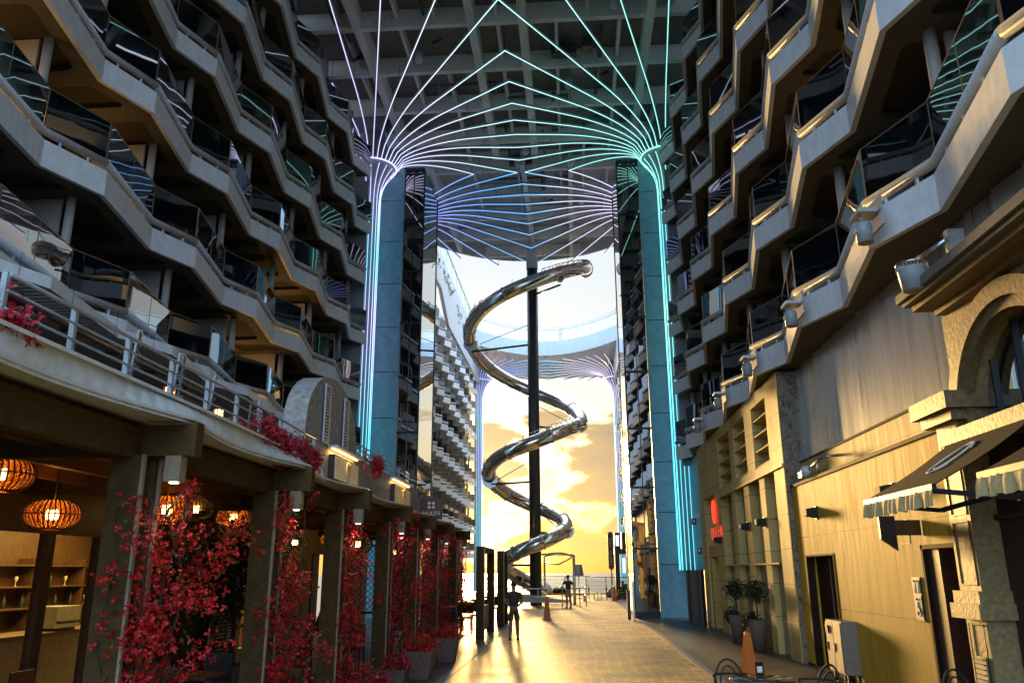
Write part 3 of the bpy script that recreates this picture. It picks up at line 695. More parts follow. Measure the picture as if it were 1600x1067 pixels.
# louvres and plain wall next to the light column
T=thing('louvre_screen','grey brown upright louvre screen below the teal light column','screen',(0,0,0))
lv=MB(); y=33.1
while y<36.6: lv.obox((4.86,y,1.03),(.05,.16,2.04),(0,0,R(35))); y+=.17
lv.build('louvres',M['louver'],T); MB().box(4.95,33.0,0,5.02,36.6,2.05).build('backing_board',M['doorbrown'],T)
T=thing('service_wall','dull teal side wall between the limestone front and the tower','wall',(0,0,0)); MB().box(5.25,33.0,2.05,5.58,37.9,6.7).build('wall_panel',M['panelblue'],T)
for i,(y,z) in enumerate(((34.6,4.2),(33.6,3.0))):
    o=MB().box(5.05,-.12,-.1,5.24,.12,.1).cyl((5.0,0),.1,-.35,-.1,12).build('junction_lamp',M['steel'],None,(0,y,z)); tag(o,['upper grey wall lamp on the teal service wall','lower grey wall lamp on the teal service wall'][i],'lamp')
# ---- near pilaster, arch facade, cornice
P_=thing('stone_pilaster','tan stone pilaster with sunk panels beside the restroom doorway','pilaster',(0,0,0))
w=MB(); w.box(4.97,10.72,1.75,5.5,11.3,3.86); w.box(4.98,10.74,0,5.5,11.28,1.5)
w.build('shaft',M['stonetrim'],P_)
w=MB(); w.box(4.90,10.66,1.60,5.5,11.36,1.75).box(4.86,10.62,1.42,5.5,11.40,1.60); w.build('base_moulding',M['stonetrim'],P_)
w=MB(); w.box(4.78,10.5,4.0,5.5,11.62,4.22).box(4.86,10.58,3.86,5.5,11.5,4.0); w.build('capital',M['archstone'],P_)
w=MB()
for a,b,c,dd in ((10.79,11.23,1.82,2.6),(10.79,11.23,2.68,3.75),(10.81,11.21,.1,1.36)):
    w.box(4.962,a,c,4.972,a+.015,dd).box(4.962,b-.015,c,4.972,b,dd).box(4.962,a,c,4.972,b,c+.015).box(4.962,a,dd-.015,4.972,b,dd)
w.build('panel_groove',M['dark'],P_)
def vent(name,y0,y1,z0,z1,x,label):
    o=thing(name,label,'vent',(x,(y0+y1)/2,z0)); hy=(y1-y0)/2;h=z1-z0
    MB().box(-.02,-hy,0,0,hy,h).build('frame',M['steel'],o); g=MB()
    n_=9
    for i in range(n_): z=.03+(h-.06)*i/(n_-1); g.box(-.035,-hy+.03,z-.008,-.021,hy-.03,z+.008)
    g.build('slats',M['dark'],o)
vent('wall_vent',10.88,11.14,3.3,3.68,4.965,'upper pale louvred vent near the top of the stone pilaster')
vent('wall_vent',10.86,11.16,.45,.98,4.975,'lower perforated vent near the foot of the stone pilaster')
A=thing('arch_facade','stone faced shop front with a big arched window above the awnings','facade',(0,0,0))
cyA,czA,Ro,Ri=9.38,3.72,1.56,1.2
def arcpts(r,n=24,a0=0,a1=PI): return [(cyA+r*math.cos(a0+(a1-a0)*i/n),czA+r*math.sin(a0+(a1-a0)*i/n)) for i in range(n+1)]
def yz_prism(mb,poly,x0,x1,mi=0):
    n_=len(poly); mb.add([(x0,y,z) for y,z in poly]+[(x1,y,z) for y,z in poly],[tuple(range(n_)),tuple(range(2*n_-1,n_-1,-1))]+[(i,n_+i,n_+(i+1)%n_,(i+1)%n_) for i in range(n_)],mi); return mb
w=MB(); 
# wall with arch hole as strips
ip=arcpts(Ri+.05); 
for (a,b) in zip(ip,ip[1:]):
    yz_prism(w,[(a[0],a[1]),(a[0],5.42),(b[0],5.42),(b[0],b[1])],5.12,5.5)
w.box(5.12,cyA+Ri+.05,3.7,5.5,10.98,5.42); w.box(5.12,4,3.7,5.5,cyA-Ri-.05,5.42)
w.build('wall',M['stonetrim'],A)
tr=MB()
for r0,r1,x0 in ((Ri+.14,Ro,5.0),(Ri,Ri+.14,5.06)):
    o1=arcpts(r1,24);i1=arcpts(r0,24)
    for k in range(24): yz_prism(tr,[o1[k],o1[k+1],i1[k+1],i1[k]],x0,5.14+.02*(x0>5.03))
tr.build('arch_surround',M['archstone'],A)
yz_prism(MB(),[(y,z) for y,z in arcpts(Ri-.0)],5.32,5.34).build('arch_window',M['towerglass'],A)
for y in (8.35,9.0,9.65,10.25): MB().box(5.28,y-.02,czA,5.32,y+.02,czA+math.sqrt(max(.01,Ri**2-(y-cyA)**2))).build('window_bar',M['dark'],A)
MB().box(4.84,4,3.55,5.5,10.95,3.72).build('sill',M['archstone'],A)
MB().box(4.98,4,5.32,5.62,10.85,5.40).box(4.72,4,5.40,5.62,10.92,5.48).build('cornice_lower',M['archstone'],A)
MB().box(4.62,4,5.48,5.62,10.98,5.53).box(4.56,4,5.54,5.62,11.02,5.66).build('cornice_cap',M['corniceg'],A)
MB().box(5.3,4,0,5.5,10.7,3.55).build('burgundy_panelling',M['sidedark'],A)
MB().box(5.24,4,2.6,5.3,10.7,2.66).box(5.24,9.9,0,5.3,9.98,3.55).box(5.24,8.3,0,5.3,8.38,3.55).build('panel_battens',M['sidedark'],A)
# awnings
def awning(y0,y1,label):
    a=thing('awning',label,'awning',(0,0,0),0,'shop awnings by the pilaster')
    n_=14; c=MB()
    V=[]
    for i in range(n_+1):
        y=y0+(y1-y0)*i/n_
        for j in range(7):
            t=j/6; V.append((5.08-1.36*t,y,3.72-.88*t-.06*math.sin(PI*t)))
    F=[(i*7+j,i*7+j+1,(i+1)*7+j+1,(i+1)*7+j) for i in range(n_) for j in range(6)]
    c.add(V,F,0,True); c.add([(x,y,z+.012) for x,y,z in V],[f[::-1] for f in F],0,True)
    c.build('canopy',M['fabric_awn'],a)
    v=MB(); V=[];m_=60;rr=random.Random(int(y0*10))
    for i in range(m_+1):
        y=y0+(y1-y0)*i/m_; dx=.012*math.sin(i*1.3+2*math.sin(i*.37))+.012*rr.random()
        V+=[(3.715,y,2.84),(3.70-dx,y,2.74),(3.70-dx*1.6,y,2.63+.01*math.sin(i*.8))]
    v.add(V,[(i*3+j,i*3+j+1,i*3+j+4,i*3+j+3) for i in range(m_) for j in range(2)],0,True); v.build('valance',M['valance'],a)
    f=MB(); f.beam((3.73,y0,2.83),(3.73,y1,2.83),.05,.06); 
    for y in (y0+.12,y1-.12): f.beam((3.75,y,2.80),(4.6,y,2.72),.05,.05); f.beam((4.6,y,2.72),(5.28,y,2.9),.06,.06)
    f.beam((5.1,y0,3.74),(5.1,y1,3.74),.1,.1); f.build('folding_arms',M['dark'],a)
    # scroll emblem
    lg=MB(); cy=(y0+y1)/2
    def pos(u,vv): t=.5-vv; return Vector((5.08-1.36*t,cy+u,3.72-.88*t-.06*math.sin(PI*t)+.03))
    lg.tube([pos(.26*math.cos(q),.20*math.sin(q)) for q in [R(-150+300*i/26) for i in range(27)]],.008,5)
    lg.tube([pos(-.02+.12*math.cos(q),.02+.17*math.sin(q)) for q in [R(60+240*i/20) for i in range(21)]],.010,5)
    lg.build('scroll_emblem',M['signink'],a)
awning(8.72,10.78,'charcoal shop awning with cream valance nearest the stone pilaster')
awning(5.6,7.75,'second charcoal awning cut by the right edge of the picture')
# wall fittings
def sconce(x,y,z,label,group):
    o=thing('wall_sconce',label,'wall lamp',(x,y,z),0,group)
    MB().add([(-.24,-.11,.02),(-.24,.11,.02),(0,.11,-.03),(0,-.11,-.03),(-.24,-.11,.16),(-.24,.11,.16),(0,.11,.2),(0,-.11,.2)],[(0,3,2,1),(4,5,6,7),(0,1,5,4),(1,2,6,5),(2,3,7,6),(3,0,4,7)]).build('lamp_body',M['black'],o)
    MB().box(-.02,-.06,-.06,0,.06,.22).build('wall_plate',M['dark'],o)
sconce(5.15,17.85,3.10,'dark box sconce on the timber wall above the brown door','wall sconces on the starboard side')
sconce(5.15,13.57,3.14,'dark box sconce on the timber wall next to the awning','wall sconces on the starboard side')
sconce(5.05,22.2,3.15,'small dark sconce on the limestone pier nearest the camera','wall sconces on the starboard side')
sconce(5.05,24.3,3.15,'small dark sconce on the middle limestone pier','wall sconces on the starboard side')
sconce(5.05,28.9,2.95,'small dark spot lamp beside the red neon entrance','wall sconces on the starboard side')
o=thing('blade_sign','dark tapered blade sign projecting above the restroom doorway','sign',(0,0,0))
MB().add([(4.55,12.72,2.45),(4.55,12.66,2.45),(4.78,12.66,2.28),(4.78,12.72,2.28),(4.55,12.72,2.78),(4.55,12.66,2.78),(4.78,12.66,2.78),(4.78,12.72,2.78)],[(0,1,2,3),(7,6,5,4),(0,4,5,1),(1,5,6,2),(2,6,7,3),(3,7,4,0)]).build('sign_panel',M['dark'],o); MB().box(4.78,12.66,2.5,5.14,12.72,2.72).build('bracket',M['taupe'],o)
# restroom plate with pictograms
o=thing('restroom_sign','tall restroom sign plate with two figures and a wheelchair symbol','sign',(XR,13.08,1.28))
MB().box(-.025,-.15,0,0,.15,.62).build('plate',M['dark'],o); MB().box(-.029,-.12,.03,-.026,.12,.36).box(-.029,-.12,.385,-.026,-.01,.59).box(-.029,.01,.385,-.026,.12,.59).build('light_field',M['signink'],o)
pg=MB()
for yy,dress in ((-.065,0),(.065,1)):
    pg.sphere((-.032,yy,.565),.013,8,5); 
    if dress: pg.add([(-.034,yy-.035,.44),(-.034,yy+.035,.44),(-.034,yy+.01,.545),(-.034,yy-.01,.545)],[(0,1,2,3)])
    else: pg.box(-.034,yy-.02,.46,-.031,yy+.02,.545)
    pg.box(-.034,yy-.014,.395,-.031,yy-.004,.47).box(-.034,yy+.004,.395,-.031,yy+.014,.47)
pg.tube([(-.033,.0+.06*math.cos(q),.13+.06*math.sin(q)) for q in [R(100+260*i/16) for i in range(17)]],.008,5)
pg.tube([(-.033,.02,.27),(-.033,.015,.18),(-.033,-.04,.175),(-.033,-.07,.09)],.01,5); pg.sphere((-.033,.022,.305),.018,8,5)
pg.build('pictograms',M['dark'],o)
# grey cabinets
o=thing('utility_cabinet','light grey two door utility cabinet standing against the timber wall','cabinet',(0,0,0))
MB().box(4.86,16.05,.18,5.14,16.98,1.10).build('body',M['cabinet'],o)
for a,b in ((16.08,16.5),(16.53,16.95)):
    dd=MB().box(4.835,a,.21,4.86,b,1.07).build('door',M['cabinet'],o); MB().box(4.82,b-.05,.55,4.835,b-.03,.7).build('latch',M['dark'],dd)
MB().box(4.81,16.75,.86,4.834,16.9,1.0).build('red_label',M['red_neon'] if 0 else M['sidedark'],o)
MB().box(4.9,16.1,.004,4.95,16.15,.18).box(4.9,16.88,.004,4.95,16.93,.18).box(5.08,16.1,.004,5.13,16.15,.18).box(5.08,16.88,.004,5.13,16.93,.18).build('feet',M['dark'],o)
o=thing('ledge_camera','grey pan camera on a bracket lying on the timber wall capping','camera',(5.2,17.9,3.93))
MB().tube([(.3,-.9,.35),(-.05,-.9,.32),(-.05,.2,.20)],.03,8).tube([(-.05,-.5,.32),(-.05,-.5,.02)],.025,8).build('bracket',M['steel'],o); MB().sphere((-.08,.25,.16),.13,12,8).obox((-.12,.4,.1),(.14,.26,.12)).build('camera_head',M['tube'],o)
# fascia projectors, one per bay of the lowest starboard deck
def projector(y,label):
    o=thing('fascia_projector',label,'projector',(4.62,y,6.95),0,'canister projectors along the lowest starboard fascia')
    MB().box(-.04,-.28,-.12,-.005,.30,.34).build('mounting_plate',M['core'],o)
    MB().tube([(-.04,.1,.12),(-.2,.08,.14),(-.26,-.05,.06)],.022,6).tube([(-.06,-.2,.12),(-.22,-.15,.2),(-.3,.0,.05),(-.24,.1,-.06)],.012,5).box(-.34,-.22,.10,-.06,.18,.16).build('bracket',M['steel'],o)
    MB().lathe([(.09,-.3),(.115,-.3),(.12,-.05),(.10,0.02),(.03,.06)],(-.22,-.02,-.02),16).box(-.35,-.06,-.16,-.33,.06,-.1).build('canister',M['core'],o)
for y,l in ((11.4,'fascia projector nearest the camera above the satin metal wall'),(15.6,'second fascia projector along the low starboard fascia'),(19.8,'third fascia projector just above the limestone grille corner'),(24.0,'fourth fascia projector over the middle of the limestone front'),(28.2,'farthest fascia projector near the teal light column')): projector(y,l)
o=thing('cornice_floodlight','round ribbed floodlight on an arm above the stone cornice','floodlight',(4.55,10.3,5.80))
MB().tube([(.3,-.55,.25),(.1,-.4,.12),(.0,.0,.1)],.035,8).box(.2,-.62,0,.4,-.5,.3).build('arm',M['steel'],o)
MB().lathe([(.13,-.28),(.15,-.28),(.185,0),(.19,.03)],(0,.05,.0),20).build('lamp_bowl',M['core'],o)
rb=MB()
for i in range(28):
    a=2*PI*i/28; rb.box(-.006+.19*math.cos(a),.044+.19*math.sin(a),.0,.006+.19*math.cos(a),.056+.19*math.sin(a),.09)
rb.lathe([(.001,.1),(.2,.1),(.2,.07)],(0,.05,0),20); rb.build('ribbed_lid',M['steel'],o)
# potted trees
def potted(x,y,label,seed):
    rr=random.Random(seed); o=thing('potted_tree',label,'potted plant',(x,y,0),0,'potted trees by the limestone front')
    MB().lathe([(.001,.012),(.15,.012),(.22,.5),(.24,.78),(.21,.80),(.20,.74),(.001,.72)],(0,0,0),20).build('pot',M['terracotta'],o)
    MB().tube([(0,0,.72),(.02,.01,1.0),(-.01,.02,1.35)],.018,6).build('trunk',M['stem'],o)
    lf=MB()
    for c,n_,s in (((0,0,1.48),950,.29),((-.12,.1,.80),520,.22)):
        for i in range(n_):
            v=Vector((rr.gauss(0,1),rr.gauss(0,1),rr.gauss(0,1))); v.normalize(); v*=s*(rr.random()**.35)*(1+.25*math.sin(v.x*9+v.y*7)); p=Vector(c)+v; 
            if c[2]<1: p.z-=abs(v.x)*.5
            a=Vector((rr.gauss(0,1),rr.gauss(0,1),rr.gauss(0,.6))).normalized()*.085; b=a.cross(Vector((rr.random(),rr.random(),rr.random()))).normalized()*.018
            lf.add([p-b,p+a*.5+b*.0-b,p+a,p+a*.5+b],[(0,1,2,3)])
    lf.build('foliage',M['leafdark'],o)
potted(4.72,22.55,'potted tree in a tall tapered pot, nearer of the two at the limestone front',1)
potted(4.66,25.0,'potted tree in a tall tapered pot, farther of the two at the limestone front',2)
# wet floor cones
def cone(x,y,label,h=.98):
    o=thing('safety_cone',label,'safety cone',(x,y,0),R(8),'orange tower shaped safety cones')
    s=h/.98
    b=MB(); b.add([(-.15*s,-.15*s,.03),(.15*s,-.15*s,.03),(.15*s,.15*s,.03),(-.15*s,.15*s,.03),(-.06*s,-.06*s,.93*s),(.06*s,-.06*s,.93*s),(.06*s,.06*s,.93*s),(-.06*s,.06*s,.93*s),(-.035,-.035,h),(.035,-.035,h),(.035,.035,h),(-.035,.035,h)],[(0,1,5,4),(1,2,6,5),(2,3,7,6),(3,0,4,7),(4,5,9,8),(5,6,10,9),(6,7,11,10),(7,4,8,11),(8,9,10,11)])
    b.box(-.19*s,-.19*s,.012,.19*s,.19*s,.05); b.build('cone_body',M['orange'],o)
    g=MB(); 
    for k in range(5): z=.35*s+.09*k; g.box(-.05,-.15*s+.09*s*(z/(.93*s))-.012,z,.05,-.15*s+.09*s*(z/(.93*s))-.002,z+.045) if False else g.obox((0,-.147*s+.092*s*(z/(.93*s)),z),(.09,.006,.035),(R(-5.5),0,0))
    g.add([(-.05,-.128*s,.22*s),(.05,-.128*s,.22*s),(0,-.121*s,.31*s)],[(0,1,2)])
    g.build('warning_print',M['black'],o)
cone(3.33,17.0,'orange safety cone on the dark walkway behind the bistro table',.86)
cone(-1.22,37.0,'orange safety cone standing alone in the middle of the paving')
cone(2.79,60.5,'orange safety cone beside the tall vertical sign far ahead',1.05)
# bistro set bottom right
def bchair(x,y,rz,label):
    o=thing('bistro_chair',label,'chair',(x,y,0),rz,'black curved back bistro chairs')
    MB().lathe([(.001,.44),(.20,.44),(.215,.46),(.20,.48),(.001,.475)],(0,0,0),20).build('seat',M['black'],o)
    b=MB(); b.tube([(-.2*math.cos(q)*1.1,.21*math.sin(q)*0+.18*abs(math.sin(q))**.5,.46+.42*math.sin(q)) for q in [PI*i/18 for i in range(19)]],.014,8)
    b.tube([(-.14*math.cos(q),.17*abs(math.sin(q))**.5,.46+.34*math.sin(q)) for q in [PI*i/18 for i in range(19)]],.011,8); b.build('backrest',M['black'],o)
    ar=MB(); ar.tube([(.27*math.cos(q),-.05+.24*math.sin(q),.70) for q in [R(-10+200*i/18) for i in range(19)]],.014,8); ar.tube([(.265,-.09,.70),(.22,-.12,.46)],.012,6); ar.tube([(-.265,-.09,.70),(-.22,-.12,.46)],.012,6); ar.build('arm_hoop',M['black'],o)
    for sx,sy in ((1,1),(-1,1),(1,-1),(-1,-1)): MB().tube([(sx*.14,sy*.14,.45),(sx*.2,sy*.2,.015)],.013,6).build('leg',M['black'],o)
bchair(2.02,11.45,R(10),'black bistro chair behind the round table at the bottom of the picture')
bchair(2.98,10.9,R(-62),'black bistro chair to the right of the round table')
bchair(4.45,10.35,R(15),'black bistro chair in the bottom right corner by the burgundy wall')
o=thing('bistro_table','round glossy bistro table cut by the bottom edge','table',(2.22,10.62,0))
MB().lathe([(.001,.735),(.37,.735),(.385,.745),(.385,.755),(.37,.765),(.001,.765)],(0,0,0),36).build('tabletop',glassdark('polished_table_top',(.05,.04,.03),.05,1.7),o)
MB().lathe([(.001,.012),(.2,.012),(.2,.03),(.03,.05),(.03,.735)],(0,0,0),20).build('pedestal',M['dark'],o)
o=thing('menu_holder','small brown menu card holder on the round bistro table','menu',(2.22,10.72,.767)); MB().box(-.06,-.03,0,.06,.03,.012).build('foot',M['dark'],o); MB().obox((0,0,.09),(.10,.02,.16),(0,0,0)).build('card',M['doorbrown'],o); MB().box(-.03,-.0125,.05,.03,-.0105,.12).build('print',M['signink'],o)
o=MB().box(2.28,37.2,0,2.42,37.35,1.15).box(2.26,37.18,1.15,2.44,37.37,1.2).build('bollard',M['dark']); tag(o,'short dark square bollard in front of the starboard lift tower','bollard')
# ================================================================== PORT RESTAURANT
PY=[3.4,6.8,10.0,13.0,16.4,19.4,22.4,26.0]
PX=-3.75
G=thing('pergola','taupe timber pergola along the port restaurant carrying the upper terrace','pergola',(0,0,0))
for y in PY:
    p=MB().box(PX-.17,y-.17,0,PX+.10,y-.07,2.98).box(PX-.17,y+.07,0,PX+.10,y+.17,2.98).box(PX-.10,y-.07,.0,PX+.02,y+.07,2.95); p.build('post',[M['taupe']],G)
    e=MB().box(PX+.10,y-.17,0,PX+.125,y-.13,2.98).box(PX+.10,y+.13,0,PX+.125,y+.17,2.98); e.build('post_edge',M['taupe_light'],G)
    b=MB().box(-7,y-.06,2.98,-3.28,y+.06,3.25); b.box(-3.28,y-.07,2.97,-3.24,y+.07,3.27); b.build('beam',M['taupe'],G)
    l=MB().box(-3.5,y-.06,2.76,-3.36,y+.06,2.98).build('downlight_box',M['taupe_light'],G); MB().cyl((-3.43,y),.04,2.748,2.759,12).build('lens',M['lampw'],l)
for a,b in zip(PY,PY[1:]): MB().box(PX-.12,a+.06,2.95,PX+.02,b-.06,3.22).build('header',M['taupe'],G)
cb=MB(); y=2.6
while y<28: cb.box(-7.0,y,3.262,PX-.1,y+.13,3.285); y+=.15
cb.build('ceiling_boards',M['redwood'],G)
pu=MB()
for x in (-4.6,-5.4,-6.2): pu.box(x-.05,2.6,3.08,x+.05,28,3.24)
pu.build('purlins',M['redwood'],G)
# upper terrace
U=thing('terrace_storey','upper restaurant terrace with a pale curved fascia and rendered gable front','building',(0,0,0))
def bow(y): 
    for a,b in zip(PY,PY[1:]):
        if a<=y<=b: return .42*math.sin(PI*(y-a)/(b-a))
    return 0
bf=lambda y: .55
ys_=[2.6+.2*i for i in range(int((26-2.6)/.2)+1)]
c=MB()
for a,b in zip(ys_,ys_[1:]):
    xa,xb=-3.285-bf(a)*bow(a),-3.285-bf(b)*bow(b); c.add([(xa,a,3.29),(xb,b,3.29),(-4.4,b,3.29),(-4.4,a,3.29),(xa,a,3.315),(xb,b,3.315),(-4.4,b,3.315),(-4.4,a,3.315)],[(0,1,2,3),(7,6,5,4),(0,4,5,1)])
c.build('scalloped_edge',M['white_clean'],U)
FX=lambda y: -3.50-.10*max(0,min(1,(y-8)/3))
c=MB(); yy=[2.7+.2*i for i in range(45)]
for a,b in zip(yy,yy[1:]):
    c.add([(-3.295-bf(a)*bow(a),a,3.26),(-3.295-bf(b)*bow(b),b,3.26),(FX(b)-.03,b,3.50),(FX(a)-.03,a,3.50),(FX(a)-.15,a,3.50),(FX(b)-.15,b,3.50),(FX(a)-.15,a,3.32),(FX(b)-.15,b,3.32)],[(0,3,2,1),(3,4,5,2),(4,6,7,5)])
    c.add([(FX(a)+.012,a,3.485),(FX(b)+.012,b,3.485),(FX(b)+.012,b,3.515),(FX(a)+.012,a,3.515),(FX(a)-.16,a,3.515),(FX(b)-.16,b,3.515)],[(0,3,2,1),(3,4,5,2)])
c.build('fascia',M['fascia'],U)
MB().box(-12,2.2,3.34,-3.95,28,3.40).build('terrace_floor',M['planks'],U)
# rendered facade
pf=MB(); gx0,gx1=-4.25,-3.90
def gable(): 
    yc=12.95; hw=1.42; P=[(11.45,3.32),(23.6,3.32),(23.6,4.02),(yc+hw,4.02)]
    for i in range(15): a=PI*i/14; P.append((yc+hw*math.cos(a),4.15+ .95*math.sin(a)))
    P.append((yc-hw,3.9)); P.append((11.45,3.6)); return P
yz_prism(pf,gable(),gx1,gx0); pf.build('rendered_front',M['plaster'],U)
for y in (12.42,13.52):
    s=MB().box(-3.90,y-.14,3.98,-3.865,y+.14,4.88).build('shutter',M['blue'],U)
    f=MB().box(-3.865,y-.16,3.96,-3.85,y-.12,4.90).box(-3.865,y+.12,3.96,-3.85,y+.16,4.90).box(-3.865,y-.12,3.96,-3.85,y+.12,4.0).box(-3.865,y-.12,4.86,-3.85,y+.12,4.9)
    for i in range(17): f.obox((-3.858,y,4.02+.05*i),(.02,.24,.022),(0,R(25),0))
    f.build('shutter_frame',M['white_clean'],s)
MB().box(-3.92,12.6,3.98,-3.895,13.34,4.88).build('blind_window',M['plaster'],U)
def sigbox(y0,y1,z0,z1,U_,label):
    o=thing('wall_sign',label,'sign',(0,0,0),0,'lit shell signs on the rendered front')
    MB().box(-3.9,y0,z0,-3.80,y1,z1).build('sign_box',M['signdark'],o); MB().box(-3.80,y0+.03,z0+.02,-3.792,y1-.03,z1-.02).build('sign_face',M['signink'],o)
    yc=(y0+y1)/2;zc=(z0+z1)/2; sh=MB()
    for k in (-1,0,1): sh.lathe([(.001,-.14),(.05,-.05),(.055,.05),(.03,.13),(.001,.15)],(-3.77,yc+k*.075,zc+.02-.02*abs(k)),10,0,True,.4,1)
    sh.box(-3.79,yc-.08,zc-.16,-3.76,yc+.08,zc-.13); sh.build('shell_emblem',M['valance'],o)
    MB().box(-3.9,y0-.05,z1+.10,-3.74,y1+.1,z1+.14).build('light_hood',M['white_clean'],o)
    MB().box(-3.86,y0,z1+.085,-3.82,y1,z1+.098).build('light_bar',M['bulb_s'],o)
    l=bpy.data.lights.new('sign_light','AREA'); l.shape='RECTANGLE'; l.size=y1-y0; l.size_y=.04; l.energy=5; l.color=(1,.62,.2); q=bpy.data.objects.new('sign_light',l); COL.objects.link(q); q.location=(-3.80,yc,z1+.08); q.rotation_euler=(0,R(-12),R(90)) ; q.rotation_euler=(R(0),R(0),R(90))
sigbox(12.75,14.25,3.44,3.84,U,'lit wall sign with shell emblem under the blue shutters')
sigbox(17.3,19.0,3.44,3.84,U,'lit wall sign with shell emblem farther along the rendered front')
def railing(y0,y1,n_,z0,z1,x,label,bars=3,tilt=0):
    o=thing('railing',label,'railing',(0,0,0))
    XX=(lambda y:x) if x else (lambda y:FX(y)-.08)
    for i in range(n_+1):
        y=y0+(y1-y0)*i/n_; MB().box(XX(y)-.02,y-.018,z0,XX(y)+.02,y+.018,z1).build('rail_post',M['core'],o)
    for k in range(bars):
        z=z0+(z1-z0)*(k+1)/bars-.012*(k==bars-1); MB().tube([(XX(y0+(y1-y0)*j/10)+.022,y0+(y1-y0)*j/10,z) for j in range(11)],.011 if k<bars-1 else .016,6).build('rail_bar',M['core'],o)
railing(4.6,11.3,9,3.50,3.86,None,'grey terrace railing above the pale curved fascia')
railing(14.5,19.6,5,4.02,4.33,-4.0,'short grey railing on the rendered front beyond the gable')
MB().tube([(-5.4,3,4.62),(-5.4,11.5,4.55)],.03,6).build('tmp',M['sidedark']); bpy.data.objects['tmp'].name='red_beam'; tag(bpy.data.objects['red_beam'],'dark red beam running behind the terrace railing','beam')
MB().box(-11.6,3,3.4,-11.4,28,6.5).build('terrace_back_wall',M['cabinwall'],U)
# terrace furniture
tc0=thing('terrace_chair','pale wicker terrace chair nearest the camera behind the railing','chair',(-4.3,7.0,3.40),R(-60),'wicker chairs on the upper terrace',(.85,.85,.85))
MB().box(-.24,-.24,.40,.24,.24,.45).build('seat',M['cushion'],tc0)
b=MB(); b.tube([(-.24,.24,.45),(-.25,.27,.92),(-.1,.30,.96),(.1,.30,.96),(.25,.27,.92),(.24,.24,.45)],.016,6)
for k in range(5): b.tube([(-.24,.25+.006*k,.55+.08*k),(0,.31,.56+.08*k),(.24,.25+.006*k,.55+.08*k)],.008,5)
b.build('backrest',M['core'],tc0)
for sx,sy in ((-1,-1),(1,-1),(1,1),(-1,1)): MB().beam((sx*.22,sy*.22,0),(sx*.22,sy*.22,.4),.03,.03).build('leg',M['core'],tc0)
tc0['label']='pale terrace chair closest to the hanging flowers at the left edge'
cachekids(tc0)
for i,(x,y,l) in enumerate(((-4.3,7.9,'second terrace chair along the railing from the left edge'),(-4.35,8.8,'third terrace chair along the railing next to an amber table lamp'),(-4.35,10.1,'fourth terrace chair along the railing before the bougainvillea'))): dup(tc0,None,(x,y,3.40),R(-70+8*i),None,l)
for i,(x,y) in enumerate(((-5.0,9.55),(-5.0,11.0),(-5.0,5.9))):
    o=thing('table_lamp',['amber glass table lamp behind the middle of the terrace railing','amber glass table lamp at the right end of the terrace railing','amber glass table lamp behind the hanging flowers at the left edge'][i],'lamp',(x,y,4.06),0,'amber lamps on the terrace tables')
    MB().lathe([(.05,0),(.065,.02),(.065,.17),(.05,.18)],(0,0,0),14).build('glass_shade',M['bulb_s'],o); rb=MB()
    for k in range(9): a=2*PI*k/9; rb.box(.07*math.cos(a)-.006,.07*math.sin(a)-.006,0,.07*math.cos(a)+.006,.07*math.sin(a)+.006,.19)
    rb.build('cage',M['wicker'],o)
    t=thing('terrace_table',['terrace table under the middle amber lamp','terrace table under the right amber lamp','terrace table under the left amber lamp'][i],'table',(x,y,3.40),0,'tables on the upper terrace'); MB().box(-.35,-.35,.62,.35,.35,.66).build('tabletop',M['woodframe'],t); MB().cyl((0,0),.03,0,.62,8).build('pedestal',M['dark'],t)
for i in range(5):
    y=9.2+1.15*i; o=thing('pendant_lamp',['first','second','third','fourth','fifth'][i]+' dark rattan pendant under the slatted awning counting from the camera','pendant lamp',(-7.0,y,5.30-.02*i),0,'dark rattan pendants under the slatted awning',(.5,.5,.6))
    MB().lathe([(.001,.30),(.12,.29),(.24,.2),(.25,.1),(.2,.0)],(0,0,0),16).build('shade',M['wickerblack'],o); MB().cyl((0,0),.008,.3,1.15,6).build('cord',M['dark'],o)
# ground floor front
Fh=thing('restaurant_front','warm lit restaurant front with walnut windows and cream panels under the pergola','shop front',(0,0,0))
WX=-7.0
w=MB(); w.box(WX-.15,2,0,WX,9.4,3.26).box(WX-.15,12.55,0,WX,13.2,3.26); w.box(WX-.15,9.4,2.65,WX,12.55,3.26); w.build('dark_wall',M['woodframe'],Fh)
MB().box(WX-.15,16.0,0,WX,17.2,3.26).box(WX-.15,18.6,0,WX,20.4,3.26).box(WX-.15,21.6,0,WX,22.6,3.26).box(WX-.15,24.6,0,WX,28,3.26).box(WX-.15,17.2,2.4,WX,18.6,3.26).box(WX-.15,20.4,2.4,WX,21.6,3.26).box(WX-.15,22.6,2.5,WX,24.6,3.26).build('cream_wall',M['cream'],Fh)
for a,b in ((9.4,10.62),(10.62,11.84),(11.84,12.55)):
    f=MB().box(WX-.08,a,.004,WX+.04,a+.09,2.65).box(WX-.08,b-.09,.004,WX+.04,b,2.65).box(WX-.08,a+.09,2.52,WX+.04,b-.09,2.65).box(WX-.08,a+.09,.004,WX+.04,b-.09,.25).build('window_frame',M['woodframe'],Fh)
    MB().box(WX-.03,a+.09,.25,WX-.02,b-.09,2.52).build('pane',M['shopglass'],f)
for a,b in ((17.2,18.6),(20.4,21.6)):
    f=MB().box(WX-.1,a,.004,WX+.05,a+.08,2.4).box(WX-.1,b-.08,.004,WX+.05,b,2.4).box(WX-.1,(a+b)/2-.05,.004,WX+.05,(a+b)/2+.05,2.4).box(WX-.1,a,.004,WX+.03,b,.5).box(WX-.1,a,2.3,WX+.05,b,2.4).build('door_frame',M['cream'],Fh)
    MB().box(WX-.04,a+.08,.5,WX-.03,b-.08,2.3).build('pane',M['shopglass'],f)
